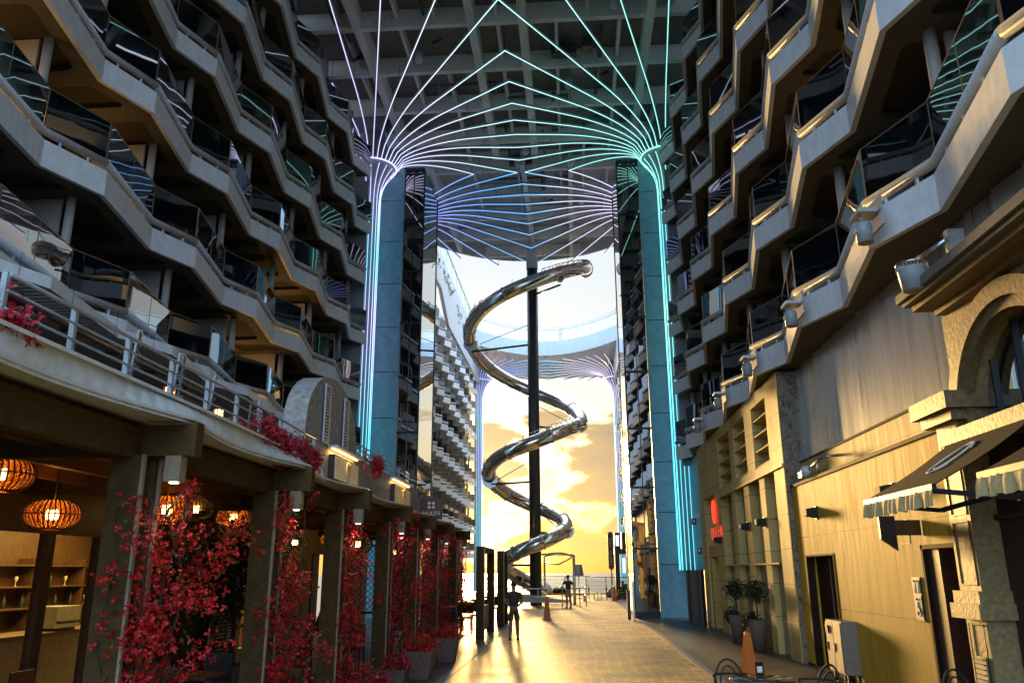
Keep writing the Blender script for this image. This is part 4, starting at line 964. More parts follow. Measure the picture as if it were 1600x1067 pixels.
ln_,c_=(bpy.data.lights.new('room_light','AREA'),None)
def area(x,y,z,sx,sy,e,col,rot):
    l=bpy.data.lights.new('room_light','AREA'); l.shape='RECTANGLE'; l.size=sx; l.size_y=sy; l.energy=e; l.color=col; q=bpy.data.objects.new('room_light',l); COL.objects.link(q); q.location=(x,y,z); q.rotation_euler=rot
bpy.data.lights.remove(ln_)
# shutters either side of the doors
for i,y in enumerate((16.8,19.3,22.1,24.9)):
    s=MB().box(WX,y-.2,.35,WX+.04,y+.2,2.5).build('shutter',M['blue'],Fh); f=MB()
    for k in range(34): f.obox((WX+.05,y,.42+.06*k),(.02,.30,.022),(0,R(25),0))
    f.build('louvres',M['white_clean'],s)
# bar room behind the windows
rm=MB().box(-11.0,8.6,0,-10.9,20,3.26).box(-10.9,8.6,0,-7.15,8.7,3.26).box(-10.9,19.9,0,-7.15,20,3.26).box(-10.9,8.7,3.2,-7.15,19.9,3.26); rm.build('room_lining',M['redwood'],Fh)
o=thing('bar_counter','timber bar counter with a lit cream front inside the left window','counter',(0,0,0)); MB().box(-9.5,11.5,.0,-8.9,18.0,1.0).build('front',M['cream'],o); MB().box(-9.55,11.45,1.0,-8.8,18.05,1.06).build('worktop',M['woodframe'],o)
o=thing('display_shelf','back bar shelf with glasses seen through the left window','shelf',(0,0,0)); s=MB()
for z in (1.35,1.75,2.15): s.box(-10.88,12.5,z,-10.5,19.0,z+.03)
for y in (12.5,14.1,15.7,17.3,18.97): s.box(-10.88,y,1.0,-10.5,y+.03,2.3)
s.box(-10.9,12.5,1.0,-10.885,19,1.36); s.box(-10.9,12.5,2.2,-10.885,19,2.9)
s.build('shelves',M['woodframe'],o)
bt=MB().lathe([(.035,0),(.04,.02),(.04,.16),(.014,.2),(.014,.27),(.001,.27)],(0,0,0),8).mesh('bottle',[M['leafdark']]); gsb=MB().lathe([(.03,0),(.005,.01),(.005,.08),(.035,.13),(.03,.18)],(0,0,0),8).mesh('wine_glass',[M['signink']])
for i in range(22):
    z=(1.38,1.78)[i%2]; q=link('bottle' if i%3 else 'wine_glass',bt if i%3 else gsb,None,(-10.65,13.0+.26*i,z)); tag(q,('dark bottle' if i%3 else 'stemmed glass')+' standing on the '+('lower' if i%2==0 else 'middle')+' back bar shelf','bottle' if i%3 else 'glass','bottles and glasses on the '+('lower' if i%2==0 else 'middle')+' shelf'+(' (glasses)' if i%3==0 else ''))
o=thing('coffee_machine','small chrome espresso machine on the bar counter','machine',(-9.1,14.3,1.06)); MB().box(-.25,-.35,.05,.25,.35,.4).build('body',M['steel'],o); MB().box(.25,-.3,.12,.32,.3,.16).box(-.2,-.3,0,.2,.3,.05).build('drip_tray',M['dark'],o)
area(-9.4,14.5,3.15,2.0,6.0,210,(1,.66,.16),(0,0,0))
area(-8.0,17.9,3.0,1.0,1.0,10,(1,.75,.35),(0,0,0))
# flush black sheet painting in the dark of the opening between window and doors
MB().box(-7.14,13.2,0,-7.05,16,3.26).build('recess_shade_sheet',M['black'],Fh)
o=thing('chalkboard','tall black menu chalkboard with handwritten lines leaning in the dark recess','chalkboard',(-6.9,16.1,0)); MB().box(-.03,-.32,.2,.03,.32,1.5).build('frame',M['woodframe'],o); MB().box(.03,-.28,.25,.034,.28,1.46).build('board',M['black'],o)
ck=MB(); rr=random.Random(2)
for k in range(15):
    z=1.38-.073*k; y0=-.22+.08*rr.random()
    while y0<.2: L_=.02+.05*rr.random(); ck.box(.035,y0,z,.036,min(.24,y0+L_),z+.012+.012*rr.random()); y0+=L_+.015
ck.build('chalk_writing',M['signink'],o)
# dark tree in the recess
def leafcloud(mb,c,s,n_,size,rr,sq=(1,1,1),mi=0,shape=2):
    for i in range(n_):
        v=Vector((rr.gauss(0,1),rr.gauss(0,1),rr.gauss(0,1))); v.normalize(); v*=s*(rr.random()**.4)*(1+.2*math.sin(v.x*7+v.z*9)); p=Vector(c)+Vector((v.x*sq[0],v.y*sq[1],v.z*sq[2]))
        a=Vector((rr.gauss(0,1),rr.gauss(0,1),rr.gauss(0,.8))).normalized()*size; b=a.cross(Vector((rr.random()-.5,rr.random()-.5,rr.random()))).normalized()*size*.4
        mb.add([p,p+a*.5+b,p+a,p+a*.5-b],[(0,1,2,3)],mi)
o=thing('shade_tree','dark leafy potted olive tree filling the gap between window and doors','tree',(-5.9,14.3,0)); rr=random.Random(12)
MB().tube([(0,0,.5),(.03,.02,1.1),(-.05,0,1.7),(.05,.05,2.2)],.04,8).tube([(0,0,1.2),(.25,.2,1.8)],.025,6).tube([(0,0,1.3),(-.2,-.25,1.9)],.025,6).build('trunk',M['stem'],o)
lf=MB(); 
for c,s in (((0,0,1.95),.75),((.3,.4,1.6),.6),((-.2,-.5,1.7),.6),((.1,-.1,2.4),.6),((.2,.6,2.2),.5),((0,-.8,2.2),.45)): leafcloud(lf,c,s,900,.075,rr)
lf.build('crown',M['leafdark'],o); MB().lathe([(.001,.0),(.22,.0),(.3,.5),(.26,.5),(.001,.45)],(0,0,.012),18).build('pot',M['terracotta'],o)
# trellises
for i,(x0,x1,y,l) in enumerate(((-6.6,-5.2,24.2,'black diamond trellis screen between the far pergola posts, left one'),(-5.0,-4.1,27.6,'narrow black diamond trellis screen beyond the last pergola beam'))):
    o=thing('trellis',l,'trellis',(0,0,0)); t=MB(); 
    s=.17; zz0,zz1=.9,2.75
    k=-20
    while k<40:
        for sg in (1,-1):
            # line x = x0 + sg*(z-zz0)+k*s
            P=[]
            for z in (zz0,zz1):
                P.append((x0+k*s+sg*(z-zz0),z))
            (xa,za),(xb,zb)=P
            t0,t1=0,1; dx=xb-xa
            ta=(x0-xa)/dx; tb_=(x1-xa)/dx; lo=max(0,min(ta,tb_)); hi=min(1,max(ta,tb_))
            if hi-lo>.02: t.beam((xa+dx*lo,y,za+(zb-za)*lo),(xa+dx*hi,y,za+(zb-za)*hi),.02,.018)
        k+=1
    t.build('lattice',M['dark'],o); MB().box(x0-.04,y-.03,0,x0,y+.03,2.85).box(x1,y-.03,0,x1+.04,y+.03,2.85).box(x0,y-.03,2.75,x1,y+.03,2.8).box(x0,y-.03,.86,x1,y+.03,.92).build('frame',M['dark'],o)
# lanterns
def transl(name,col):
    m=bpy.data.materials.new(name); m.use_nodes=True; nt=m.node_tree; nt.nodes.clear(); o=N(nt,'ShaderNodeOutputMaterial'); t=N(nt,'ShaderNodeBsdfTranslucent'); p=N(nt,'ShaderNodeBsdfTransparent'); x=N(nt,'ShaderNodeMixShader'); x.inputs[0].default_value=.62
    t.inputs[0].default_value=(*col,1); w_=N(nt,'ShaderNodeTexNoise'); w_.inputs['Scale'].default_value=8
    nt.links.new(t.outputs[0],x.inputs[1]); nt.links.new(p.outputs[0],x.inputs[2]); nt.links.new(x.outputs[0],o.inputs[0]); return m
M['liner']=transl('orange_woven_liner',(.9,.30,.05))
def shade_mesh(mt,n_=34):
    s=MB()
    for k in range(n_):
        a=2*PI*k/n_; s.tube([((.06+.25*math.sin(q)**.8)*math.cos(a),(.06+.25*math.sin(q)**.8)*math.sin(a),-.17*math.cos(q)) for q in [PI*(.04+.92*j/10) for j in range(11)]],.009,4)
    for q in (.12,.5,.88):
        r_=.06+.25*math.sin(PI*q)**.8; s.tube([(r_*math.cos(a),r_*math.sin(a),-.17*math.cos(PI*q)) for a in [2*PI*j/28 for j in range(28)]],.008,4,closed=True)
    return s.mesh('cane_shade',[mt])
sh_o=shade_mesh(M['wicker']); sh_b=shade_mesh(M['wickerblack'])
liner=MB().lathe([((.055+.245*math.sin(q)**.8),-.165*math.cos(q)) for q in [PI*(.06+.88*j/12) for j in range(13)]],(0,0,0),28).mesh('liner',[M['liner']])
bulbm=MB(); 
for k in range(3): a=2*PI*k/3; bulbm.lathe([(.001,-.06),(.022,-.05),(.03,.0),(.018,.05),(.001,.06)],(.045*math.cos(a),.045*math.sin(a),0),10)
bulbm=bulbm.mesh('bulb',[M['bulb']])
def lantern(x,y,z,label,black=False,s=1.0,pw=8):
    o=thing('wicker_lantern',label,'lantern',(x,y,z),0,'black cane lanterns under the pergola' if black else 'orange wicker lanterns under the pergola',(s,s,s))
    link('cane_shade',sh_b if black else sh_o,o); 
    if not black: link('liner',liner,o)
    link('bulb',bulbm,o); MB().cyl((0,0),.008,.17,(3.27-z)/s,6).build('cord',M['dark'],o)
    l=bpy.data.lights.new('lantern_light','POINT'); l.energy=pw*(.35 if black else 1); l.color=(1,.42,.11); l.shadow_soft_size=.05; q=bpy.data.objects.new('lantern_light',l); COL.objects.link(q); q.location=(x,y,z+.0)
lantern(-5.8,7.85,2.98,'large orange wicker lantern cut by the left edge',s=1.05,pw=7)
lantern(-6.0,9.1,2.66,'orange wicker lantern hanging in front of the left window')
lantern(-5.0,9.8,2.76,'orange wicker lantern half covered by bougainvillea near the first post')
lantern(-6.1,12.9,3.0,'black cane lantern beyond the first bougainvillea post',True)
lantern(-6.0,14.2,2.95,'orange wicker lantern left of the second post')
lantern(-6.0,15.6,2.88,'black cane lantern just right of the second post',True)
lantern(-5.2,15.2,2.55,'black cane lantern with a bright bulb left of the third post',True,.8)
lantern(-5.8,19.7,2.78,'orange wicker lantern right of the third post',s=1.0)
lantern(-5.6,20.6,2.66,'wide orange wicker lantern between the third and fourth posts',s=1.15)
lantern(-4.9,18.6,2.62,'black cane lantern right of the fourth post',True,1.1)
lantern(-5.4,25.0,2.6,'black cane lantern between the last two posts',True,1.1)
lantern(-8.6,11.3,2.1,'orange wicker lantern hanging inside the bar room, lower one',s=.9,pw=3)
lantern(-8.9,11.9,2.6,'small wicker lantern hanging inside the bar room, upper one',s=.55,pw=2)
for y in PY[1:]:
    l=bpy.data.lights.new('downlight','SPOT'); l.energy=6; l.color=(1,.85,.62); l.spot_size=R(110); l.spot_blend=.8; l.shadow_soft_size=.04; q=bpy.data.objects.new('downlight',l); COL.objects.link(q); q.location=(-3.43,y,2.74)
# exit sign
o=thing('exit_sign','green running man exit sign under the pergola header','sign',(-4.05,11.6,2.86)); MB().box(-.12,-.015,-.1,.12,.015,.1).build('sign_body',surf('exit_green',(.02,.16,.09),.5),o)
ar=MB(); ar.beam((-.08,-.018,0),(-.01,-.018,0),.004,.02).beam((-.09,-.018,0),(-.06,-.018,.035),.004,.015).beam((-.09,-.018,0),(-.06,-.018,-.035),.004,.015).beam((.05,-.018,-.06),(.045,-.018,.03),.004,.03).box(.03,-.02,.04,.06,-.016,.07).beam((.05,-.018,-.02),(.085,-.018,-.06),.004,.015).beam((.045,-.018,.02),(.08,-.018,.0),.004,.012); ar.build('pictogram',M['signink'],o)
MB().box(-.005,-.005,.1,.005,.005,.4).build('hanger',M['dark'],o)
# PAXOS blade sign
o=thing('hanging_sign','square dark bronze hanging sign reading PAXOS with a flower emblem','sign',(-3.55,20.5,3.55))
MB().box(-.28,-.02,-.27,.28,.02,.25).build('board',M['signdark'],o); MB().tube([(-.55,0,.37),(.36,0,.37)],.014,6).tube([(-.5,0,.12),(-.3,0,.36)],.01,6).tube([(-.2,0,.25),(-.2,0,.37)],.007,5).tube([(.2,0,.25),(.2,0,.37)],.007,5).build('bracket',M['dark'],o)
Mx=Matrix.Translation((0,-.024,-.12))@Matrix.Rotation(PI/2,4,'X'); place_text('name_lettering','PAXOS',.125,M['signink'],Mx,o,1.25,.003)
Mx=Matrix.Translation((0,-.024,-.20))@Matrix.Rotation(PI/2,4,'X'); place_text('small_lettering','TERRACE',.045,M['signink'],Mx,o,1.25,.003)
em=MB()
for x,z in ((-.052,.13),(.052,.13),(-.052,.03),(.052,.03)):
    for k in range(5): a=2*PI*k/5+.3; em.lathe([(.001,-.005),(.024,-.004),(.024,.004)],(0,0,0),8) if 0 else em.obox((x+.022*math.cos(a),-.023,z+.022*math.sin(a)),(.032,.006,.032),(0,a,0))
em.build('flower_emblem',M['signink'],o)
# ================================================================== BOUGAINVILLEA
def blossom(mb,p,s,rr,mi=0):
    d=Vector((rr.gauss(0,1),rr.gauss(0,1),rr.gauss(0,1))).normalized(); u=d.orthogonal().normalized(); v=d.cross(u)
    for k in range(3):
        a=2*PI*k/3+rr.random(); q=u*math.cos(a)+v*math.sin(a); t=d.cross(q)
        mb.add([p,p+q*s*.6+t*s*.42+d*s*.25,p+q*s*1.1+d*s*.45,p+q*s*.6-t*s*.42+d*s*.25],[(0,1,2,3)],mi)
def vine(x,y,z0,z1,n_,rad,size,label,seed,wide=None,group='bougainvillea vines climbing the pergola posts',mt='petal',leaf=.32):
    rr=random.Random(seed); o=thing('bougainvillea',label,'flowering vine',(x,y,0),0,group)
    st=MB(); tips=[]
    for k in range(7):
        P=[Vector((rr.gauss(0,.05),rr.gauss(0,.06),max(.02,z0)))]; z=z0
        while z<z1-.3*rr.random(): z+=.22; P.append(Vector((P[-1].x+rr.gauss(0,.07),P[-1].y+rr.gauss(0,.09),z)))
        P=[Vector((max(-rad*1.1,min(rad*1.1,q.x)),max(-rad*1.1,min(rad*1.1,q.y)),q.z)) for q in P]
        st.tube(P,.006+.006*(k<2),5); tips+=P[1:]
    br=[]
    for k in range(15):
        b=rr.choice(tips); d=Vector((rr.gauss(.3,.6),rr.gauss(.2,1),rr.gauss(.1,.6))).normalized(); L_=.2+.3*rr.random(); Q=[b,b+d*L_*.5+Vector((0,0,.06)),b+d*L_+Vector((0,0,-.05))]; st.tube(Q,.005,4); br+=[Q[1],Q[2]]
    st.build('stems',M['stem'],o)
    fl=MB();lf=MB(); cl=[]
    nc=max(8,n_//38)
    for k in range(nc):
        z=z0+(z1-z0)*rr.random(); r_=rad*(.25+.75*rr.random()); a=rr.random()*2*PI; c=Vector((r_*math.cos(a)*.8,r_*math.sin(a)*1.15,z)); 
        if wide and rr.random()<wide[3]: c=Vector((rr.gauss(wide[0],.25),rr.gauss(wide[1],.35),wide[2]+rr.gauss(0,.3)))
        cl.append((c,.06+.13*rr.random()))
    for q in br: cl.append((q,.05+.06*rr.random()))
    for c,s in cl:
        m_=int(n_/len(cl)*(s/.11)**1.5)+3
        for i in range(m_):
            v=Vector((rr.gauss(0,1),rr.gauss(0,1),rr.gauss(0,1)))*s*.62; (blossom(fl,c+v,size*(.7+.6*rr.random()),rr) )
            if rr.random()<leaf:
                p=c+v*1.3; a=Vector((rr.gauss(0,1),rr.gauss(0,1),rr.gauss(0,.7))).normalized()*size*1.5; b=a.cross(Vector((rr.random(),rr.random(),rr.random()))).normalized()*size*.5; lf.add([p,p+a*.5+b,p+a,p+a*.5-b],[(0,1,2,3)])
    fl.build('flowers',M[mt],o); lf.build('leaves',M['leaf'],o); return o
vine(-3.55,6.75,.1,2.7,1700,.20,.030,'bougainvillea on the nearest pergola post, bulging out with long sprays',11,(.1,.38,2.0,.20))
vine(-3.55,10.05,.1,2.9,1800,.15,.029,'bougainvillea on the second pergola post below the first wide bay',12,(.1,.5,1.2,.15))
vine(-3.55,13.05,.1,2.9,1600,.14,.029,'bougainvillea on the third pergola post beside the blue shutters',13)
vine(-3.5,16.45,.2,2.95,1500,.14,.029,'bougainvillea on the fourth pergola post in front of the trellis',14,(.1,.7,1.5,.2))
vine(-3.5,19.45,.3,2.95,1300,.13,.030,'bougainvillea on the fifth pergola post below the hanging sign',15)
vine(-3.5,22.4,.3,2.95,1100,.13,.030,'bougainvillea on the sixth pergola post',16)
vine(-3.5,26.0,.3,2.8,1100,.12,.030,'slim bougainvillea on the last pergola post next to the open frames',17)
def cascade(y0,y1,z0,z1,n_,label,seed,drop):
    rr=random.Random(seed); o=thing('bougainvillea',label,'hanging flowers',(-3.72,(y0+y1)/2,z0),0,'bougainvillea spilling over the terrace edge'); fl=MB();lf=MB(); hy=(y1-y0)/2; st=MB()
    for k in range(max(10,n_//26)):
        u=rr.random()*2-1; c=Vector((rr.gauss(.02,.05),u*hy,(z1-z0)*(.2+.8*rr.random())*(1-.45*u*u)))
        if rr.random()<.6: c=Vector((.1+.05*rr.random(),u*hy*.75+.12*hy,(z1-z0)*.5-drop*rr.random()*(1-abs(u-.3)**2)))
        for i in range(26):
            v=Vector((rr.gauss(0,1)*.7,rr.gauss(0,1),rr.gauss(0,1)))*.07; blossom(fl,c+v,.032*(.7+.6*rr.random()),rr)
            if rr.random()<.15: p=c+v*1.2; a=Vector((rr.gauss(0,1),rr.gauss(0,1),rr.gauss(0,1))).normalized()*.055; b=a.cross(Vector((.3,rr.random(),rr.random()))).normalized()*.018; lf.add([p,p+a*.5+b,p+a,p+a*.5-b],[(0,1,2,3)])
    for k in range(18): y=hy*(rr.random()*2-1); st.tube([(-.05,y,.1),(.08,y+.05,.0),(.12,y+.1,-drop*.8*rr.random())],.005,4)
    fl.build('flowers',M['petal_pink'],o); lf.build('leaves',M['leafdark'],o); st.build('stems',M['stem'],o)
cascade(8.5,11.35,3.46,3.70,2600,'big mass of bougainvillea hanging over the terrace edge beside the gable',21,.30)
cascade(4.50,4.92,3.52,3.66,380,'small bougainvillea hanging at the left edge of the terrace railing',22,.16)
cascade(14.4,15.1,3.9,4.02,420,'small bougainvillea at the near end of the short railing',23,.18)
# planters
def planter(x,y,s,h,label,seed,n_=500,mt='petal'):
    rr=random.Random(seed); o=thing('planter',label,'planter',(x,y,0.01),0,'brown planters along the pergola')
    MB().add([(-.2*s,-.2*s,0),(.2*s,-.2*s,0),(.2*s,.2*s,0),(-.2*s,.2*s,0),(-.30*s,-.30*s,h),(.30*s,-.30*s,h),(.30*s,.30*s,h),(-.30*s,.30*s,h),(-.26*s,-.26*s,h),(.26*s,-.26*s,h),(.26*s,.26*s,h),(-.26*s,.26*s,h),(-.25*s,-.25*s,h-.06),(.25*s,-.25*s,h-.06),(.25*s,.25*s,h-.06),(-.25*s,.25*s,h-.06)],
      [(0,3,2,1),(0,1,5,4),(1,2,6,5),(2,3,7,6),(3,0,4,7),(4,5,9,8),(5,6,10,9),(6,7,11,10),(7,4,8,11),(8,9,13,12),(9,10,14,13),(10,11,15,14),(11,8,12,15),(12,13,14,15)]).build('pot',M['terracotta'],o)
    q=thing('flower_bush',label.replace('low planter with','bush of').replace('large brown planter','red flower bush in the large planter'),'flowers',(x,y,h),0,'flower bushes in the brown planters'); fl=MB();lf=MB()
    for i in range(n_):
        v=Vector((rr.gauss(0,1),rr.gauss(0,1),abs(rr.gauss(0,1))))*.16*s; v.z*=.9; blossom(fl,v,.036,rr)
        if i%3==0: leafcloud(lf,v,.05,1,.07,rr)
    fl.build('flowers',M[mt],q); lf.build('leaves',M['leaf'],q)
planter(-3.05,16.8,.92,.52,'large brown planter at the kerb, nearer one',31)
planter(-3.0,19.9,.90,.54,'large brown planter at the kerb beside the last posts',32)
planter(-3.2,15.2,.7,.35,'low planter with bright magenta flowers behind the large planters',33,700,'petal_pink')
planter(-3.3,13.7,.7,.25,'low planter with bright magenta flowers at the bottom edge of the picture',34,800,'petal_pink')
# agave in pot
o=thing('agave_plant','spiky agave in a small pot in front of the cream doors','plant',(-5.4,17.6,.0)); MB().lathe([(.001,.0),(.16,.0),(.2,.75),(.17,.75),(.001,.7)],(0,0,.012),16).build('pot',M['cream'],o); lf=MB(); rr=random.Random(5)
for k in range(26):
    a=rr.random()*6.28; e=.3+rr.random()*1.1; L_=.35+.2*rr.random(); d=Vector((math.cos(a)*math.cos(e),math.sin(a)*math.cos(e),math.sin(e))); s_=Vector((-math.sin(a),math.cos(a),0))*.028; b0=Vector((0,0,.75)); lf.add([b0-s_,b0+s_,b0+d*L_*.6+s_,b0+d*L_,b0+d*L_*.6-s_],[(0,1,2,3,4)])
lf.build('leaves',M['leafdark'],o)
# dining sets under the pergola
def dchair(name,x,y,rz,label,group,mt='dark',h=1.0):
    o=thing(name,label,'chair',(x,y,.005),rz,group); MB().box(-.21,-.21,.42*h,.21,.21,.47*h).build('seat',M[mt],o); MB().box(-.2,.19,.55*h,.2,.22,.92*h).build('backrest',M[mt],o)
    for sx,sy in ((-1,-1),(1,-1)): MB().beam((sx*.19,sy*.19,0),(sx*.19,sy*.19,.42*h),.03,.03).build('leg',M['dark'],o)
    for sx in (-1,1): MB().beam((sx*.19,.2,0),(sx*.19,.21,.92*h),.03,.03).build('leg',M['dark'],o)
    return o
def dtable(x,y,label,group,h=.74,s=.36,mt='woodframe'):
    o=thing('dining_table',label,'table',(x,y,.005),0,group); MB().box(-s,-s,h-.03,s,s,h).build('tabletop',M[mt],o); MB().box(-.03,-.03,.03,.03,.03,h-.03).build('pedestal',M['dark'],o); MB().box(-.22,-.22,0,.22,.22,.03).build('base',M['dark'],o)
g1,g2='dining chairs under the pergola','dining tables under the pergola'
for i,(x,y,l) in enumerate(((-5.0,10.9,'dining table in the nearest bay behind the first vine'),(-4.9,14.2,'dining table in the second bay by the agave'),(-4.8,17.6,'dining table in the third bay beyond the blue shutters'),(-4.6,21.0,'dining table in the far bay by the trellis'))):
    dtable(x,y,l,g2); dchair('dining_chair',x,y-.65,PI,'chair on the near side of the '+l.replace('dining table','table',1),g1); dchair('dining_chair',x+.0,y+.65,0,'chair on the far side of the '+l.replace('dining table','table',1),g1)
dchair('wicker_chair',-6.2,9.6,R(90),'brown wicker chair at the lower left corner below the window',None,'wicker')
# open frames and high tables by the kerb
for i,(x,a,b,l) in enumerate(((-2.98,26.6,29.9,'nearer open timber frame standing at the kerb'),(-2.84,32.4,34.3,'farther open timber frame standing at the kerb'))):
    o=thing('timber_frame',l,'frame',(0,0,0),0,'open timber frames at the kerb')
    for y in (a,b): MB().box(x-.13,y-.13,0,x+.13,y+.13,2.8).build('upright',M['taupe'],o); MB().box(x+.13,y-.13,0,x+.145,y-.09,2.8).build('edge_strip',M['gold_edge'],o)
    MB().box(x-.1,a+.13,2.62,x+.1,b-.13,2.8).build('lintel',M['taupe'],o); MB().box(x-.05,a+.13,.2,x-.01,b-.13,.95).build('low_panel',M['black'],o)
g1,g2='bar stools among the open frames','high tables among the open frames'
for i,(x,y,l) in enumerate(((-3.9,24.6,'high table before the nearer open frame'),(-3.8,28.2,'high table behind the nearer open frame'),(-3.5,31.2,'high table between the two open frames'),(-3.6,35.3,'high table beyond the farther open frame'))):
    dtable(x,y,l,g2,1.05,.4,'taupe_light'); dchair('bar_stool',x-.05,y-.7,PI,'dark bar stool on the near side of the '+l,g1,'black',1.15); dchair('bar_stool',x+.1,y+.7,0,'dark bar stool on the far side of the '+l,g1,'black',1.15)
# small shop beyond
K_=thing('snack_kiosk','small teal kiosk with striped valance and pink flower poster beyond the pergola','kiosk',(0,0,0))
MB().box(-6.2,34.2,0,-4.9,36.8,3.4).build('body',M['stripe'],K_); MB().box(-5.55,34.15,0,-5.05,34.2,2.3).build('door',M['greendoor'],K_)
v=MB(); 
for i in range(14): x=-6.2+.12*i; v.add([(x,34.18,2.75),(x+.12,34.18,2.75),(x+.12,33.6,2.35),(x,33.6,2.35),(x+.12,33.6,2.2),(x,33.6,2.2)],[(0,1,2,3),(3,2,4,5)],i%2)
v.build('striped_valance',[M['teal_stripe'],M['white_clean']],K_)
MB().box(-5.5,30.4,2.35,-5.0,30.43,3.3).build('tmp',M['valance']); o=bpy.data.objects['tmp']; o.name='flower_poster'; tag(o,'cream hanging poster with pink flowers beyond the last pergola beam','poster'); em=MB(); rr=random.Random(4)
for k in range(14): em.sphere((-5.25+rr.gauss(0,.07),30.39,2.95+rr.gauss(0,.09)),.035,6,4)
em.build('flower_print',M['petal_pink'],o); MB().box(-5.3,30.41,3.3,-5.28,30.42,3.9).box(-5.2,30.41,3.3,-5.18,30.42,3.9).build('hanger',M['dark'],o)
# ================================================================== PEOPLE
def skin(name,verts,edges,radii,mat_,parent,root=0,sub=2):
    me=bpy.data.meshes.new(name); me.from_pydata(verts,edges,[]); o=bpy.data.objects.new(name,me); COL.objects.link(o)
    md=o.modifiers.new('s','SKIN'); md.use_smooth_shade=True; md.branch_smoothing=.6
    for i,v in enumerate(me.skin_vertices[0].data): v.radius=radii[i] if isinstance(radii[i],tuple) else (radii[i],radii[i]); v.use_root=(i==root)
    o.modifiers.new('u','SUBSURF').levels=sub
    dg=bpy.context.evaluated_depsgraph_get(); dg.update(); m2=bpy.data.meshes.new_from_object(o.evaluated_get(dg)); bpy.data.objects.remove(o); m2.materials.clear(); m2.materials.append(mat_); m2.name=name
    for p in m2.polygons: p.use_smooth=True
    return link(name,m2,parent)
def person(label,x,y,z,rz,arms,legs,h,mats,head=(0,0)):
    sk,hr,shirt,shorts,shoe=mats
    T=thing('person',label,'person',(x,y,z),rz,None,(h/1.75,)*3)
    V=[];E=[];Rr=[]
    def a(p,r,link_=None): V.append(p);Rr.append(r); i=len(V)-1; (E.append((link_,i)) if link_ is not None else None); return i
    pel=a((0,0,.94),(.155,.11)); w_=a((0,0,1.08),(.145,.10),pel); ch=a((0,-.0,1.28),(.175,.115),w_); sh=a((0,0,1.42),(.13,.085),ch); nk=a((0,.0,1.50),.058,sh); hb=a((head[0]*.3,head[1]*.3+.01,1.57),.075,nk); hm=a((head[0]*.7,head[1]*.7+.005,1.645),(.082,.098),hb); ht=a((head[0],head[1],1.70),(.06,.075),hm)
    tips=[]
    for s,(el_,wr) in zip((-1,1),arms):
        so=a((s*.18,0,1.40),.058,sh); e=a(el_,.042,so); w=a(wr,.028,e)
        d=(Vector(wr)-Vector(el_)).normalized(); sd=d.cross(Vector((0,1,.2))).normalized(); pm=Vector(wr)+d*.05; p=a(tuple(pm),(.036,.02),w); k=a(tuple(pm+d*.045),(.038,.018),p)
        for j,(o_,L_) in enumerate(((-.03,.065),(-.01,.08),(.01,.075),(.03,.058))):
            f0=Vector(V[k])+sd*o_+d*.012; i0=a(tuple(f0),.0095,k); i1=a(tuple(f0+d*L_*.5+Vector((0,-.01,0))),.009,i0); a(tuple(f0+d*L_*.85+Vector((0,-.03,0))),.007,i1)
        t0=a(tuple(pm+sd*.045*s),.011,p); a(tuple(pm+sd*.06*s+d*.045),.009,t0)
    for s,(kn,an,ft) in zip((-1,1),legs):
        hp=a((s*.095,0,.90),.10,pel); k=a(kn,.068,hp); cf=tuple((Vector(kn)*.6+Vector(an)*.4)+Vector((0,-.02,0))); c_=a(cf,.066,k); an_=a(an,.042,c_); hl=a((an[0],an[1]-.03,an[2]-.045),.034,an_); a(ft,(.042,.026),hl)
    skin('body',V,E,Rr,sk,T)
    # face
    fc=MB(); fc.sphere((head[0]*.8,head[1]*.8+.105,1.635),.018,8,6); 
    for s in(-1,1): fc.sphere((head[0]*.8+s*.085,head[1]*.8+.005,1.635),.022,8,6,0,1.3)
    fc.build('nose_and_ears',sk,T); ey=MB()
    for s in(-1,1): ey.sphere((head[0]*.8+s*.032,head[1]*.8+.090,1.66),.011,8,6)
    ey.box(head[0]*.8-.025,head[1]*.8+.092,1.592,head[0]*.8+.025,head[1]*.8+.099,1.60); ey.build('eyes_and_mouth',hr,T)
    MB().lathe([(.088,-.02),(.098,.03),(.085,.08),(.05,.105),(.001,.115)],(head[0]*.8,head[1]*.8-.012,1.655),18,0,True,.95,1.12).build('hair',hr,T)
    V=[];E=[];Rr=[]
    pel=a((0,0,.96),(.175,.125)); w_=a((0,0,1.10),(.170,.125),pel); ch=a((0,0,1.28),(.198,.14),w_); sh=a((0,0,1.41),(.155,.105),ch); a((0,0,1.475),(.085,.07),sh)
    for s,(el_,wr) in zip((-1,1),arms): so=a((s*.185,0,1.395),.078,sh); m_=tuple(Vector((s*.185,0,1.395))*.3+Vector(el_)*.7); a(m_,.070,so)
    skin('shirt',V,E,Rr,shirt,T)
    V=[];E=[];Rr=[]
    pel=a((0,0,.97),(.17,.125)); c2=a((0,0,.90),(.165,.12),pel)
    for s,(kn,an,ft) in zip((-1,1),legs): hp=a((s*.10,0,.86),.118,c2); m_=tuple(Vector((s*.10,0,.86))*.15+Vector(kn)*.85); a(m_,.102,hp)
    skin('shorts',V,E,Rr,shorts,T)
    s_=MB()
    for (kn,an,ft) in legs: s_.lathe([(.001,0),(.045,.0),(.05,.03),(.045,.07),(.001,.09)],(an[0],(an[1]+ft[1])/2,max(0,an[2]-.085)),14,0,True,1,2.6)
    s_.build('shoes',shoe,T)
    return T
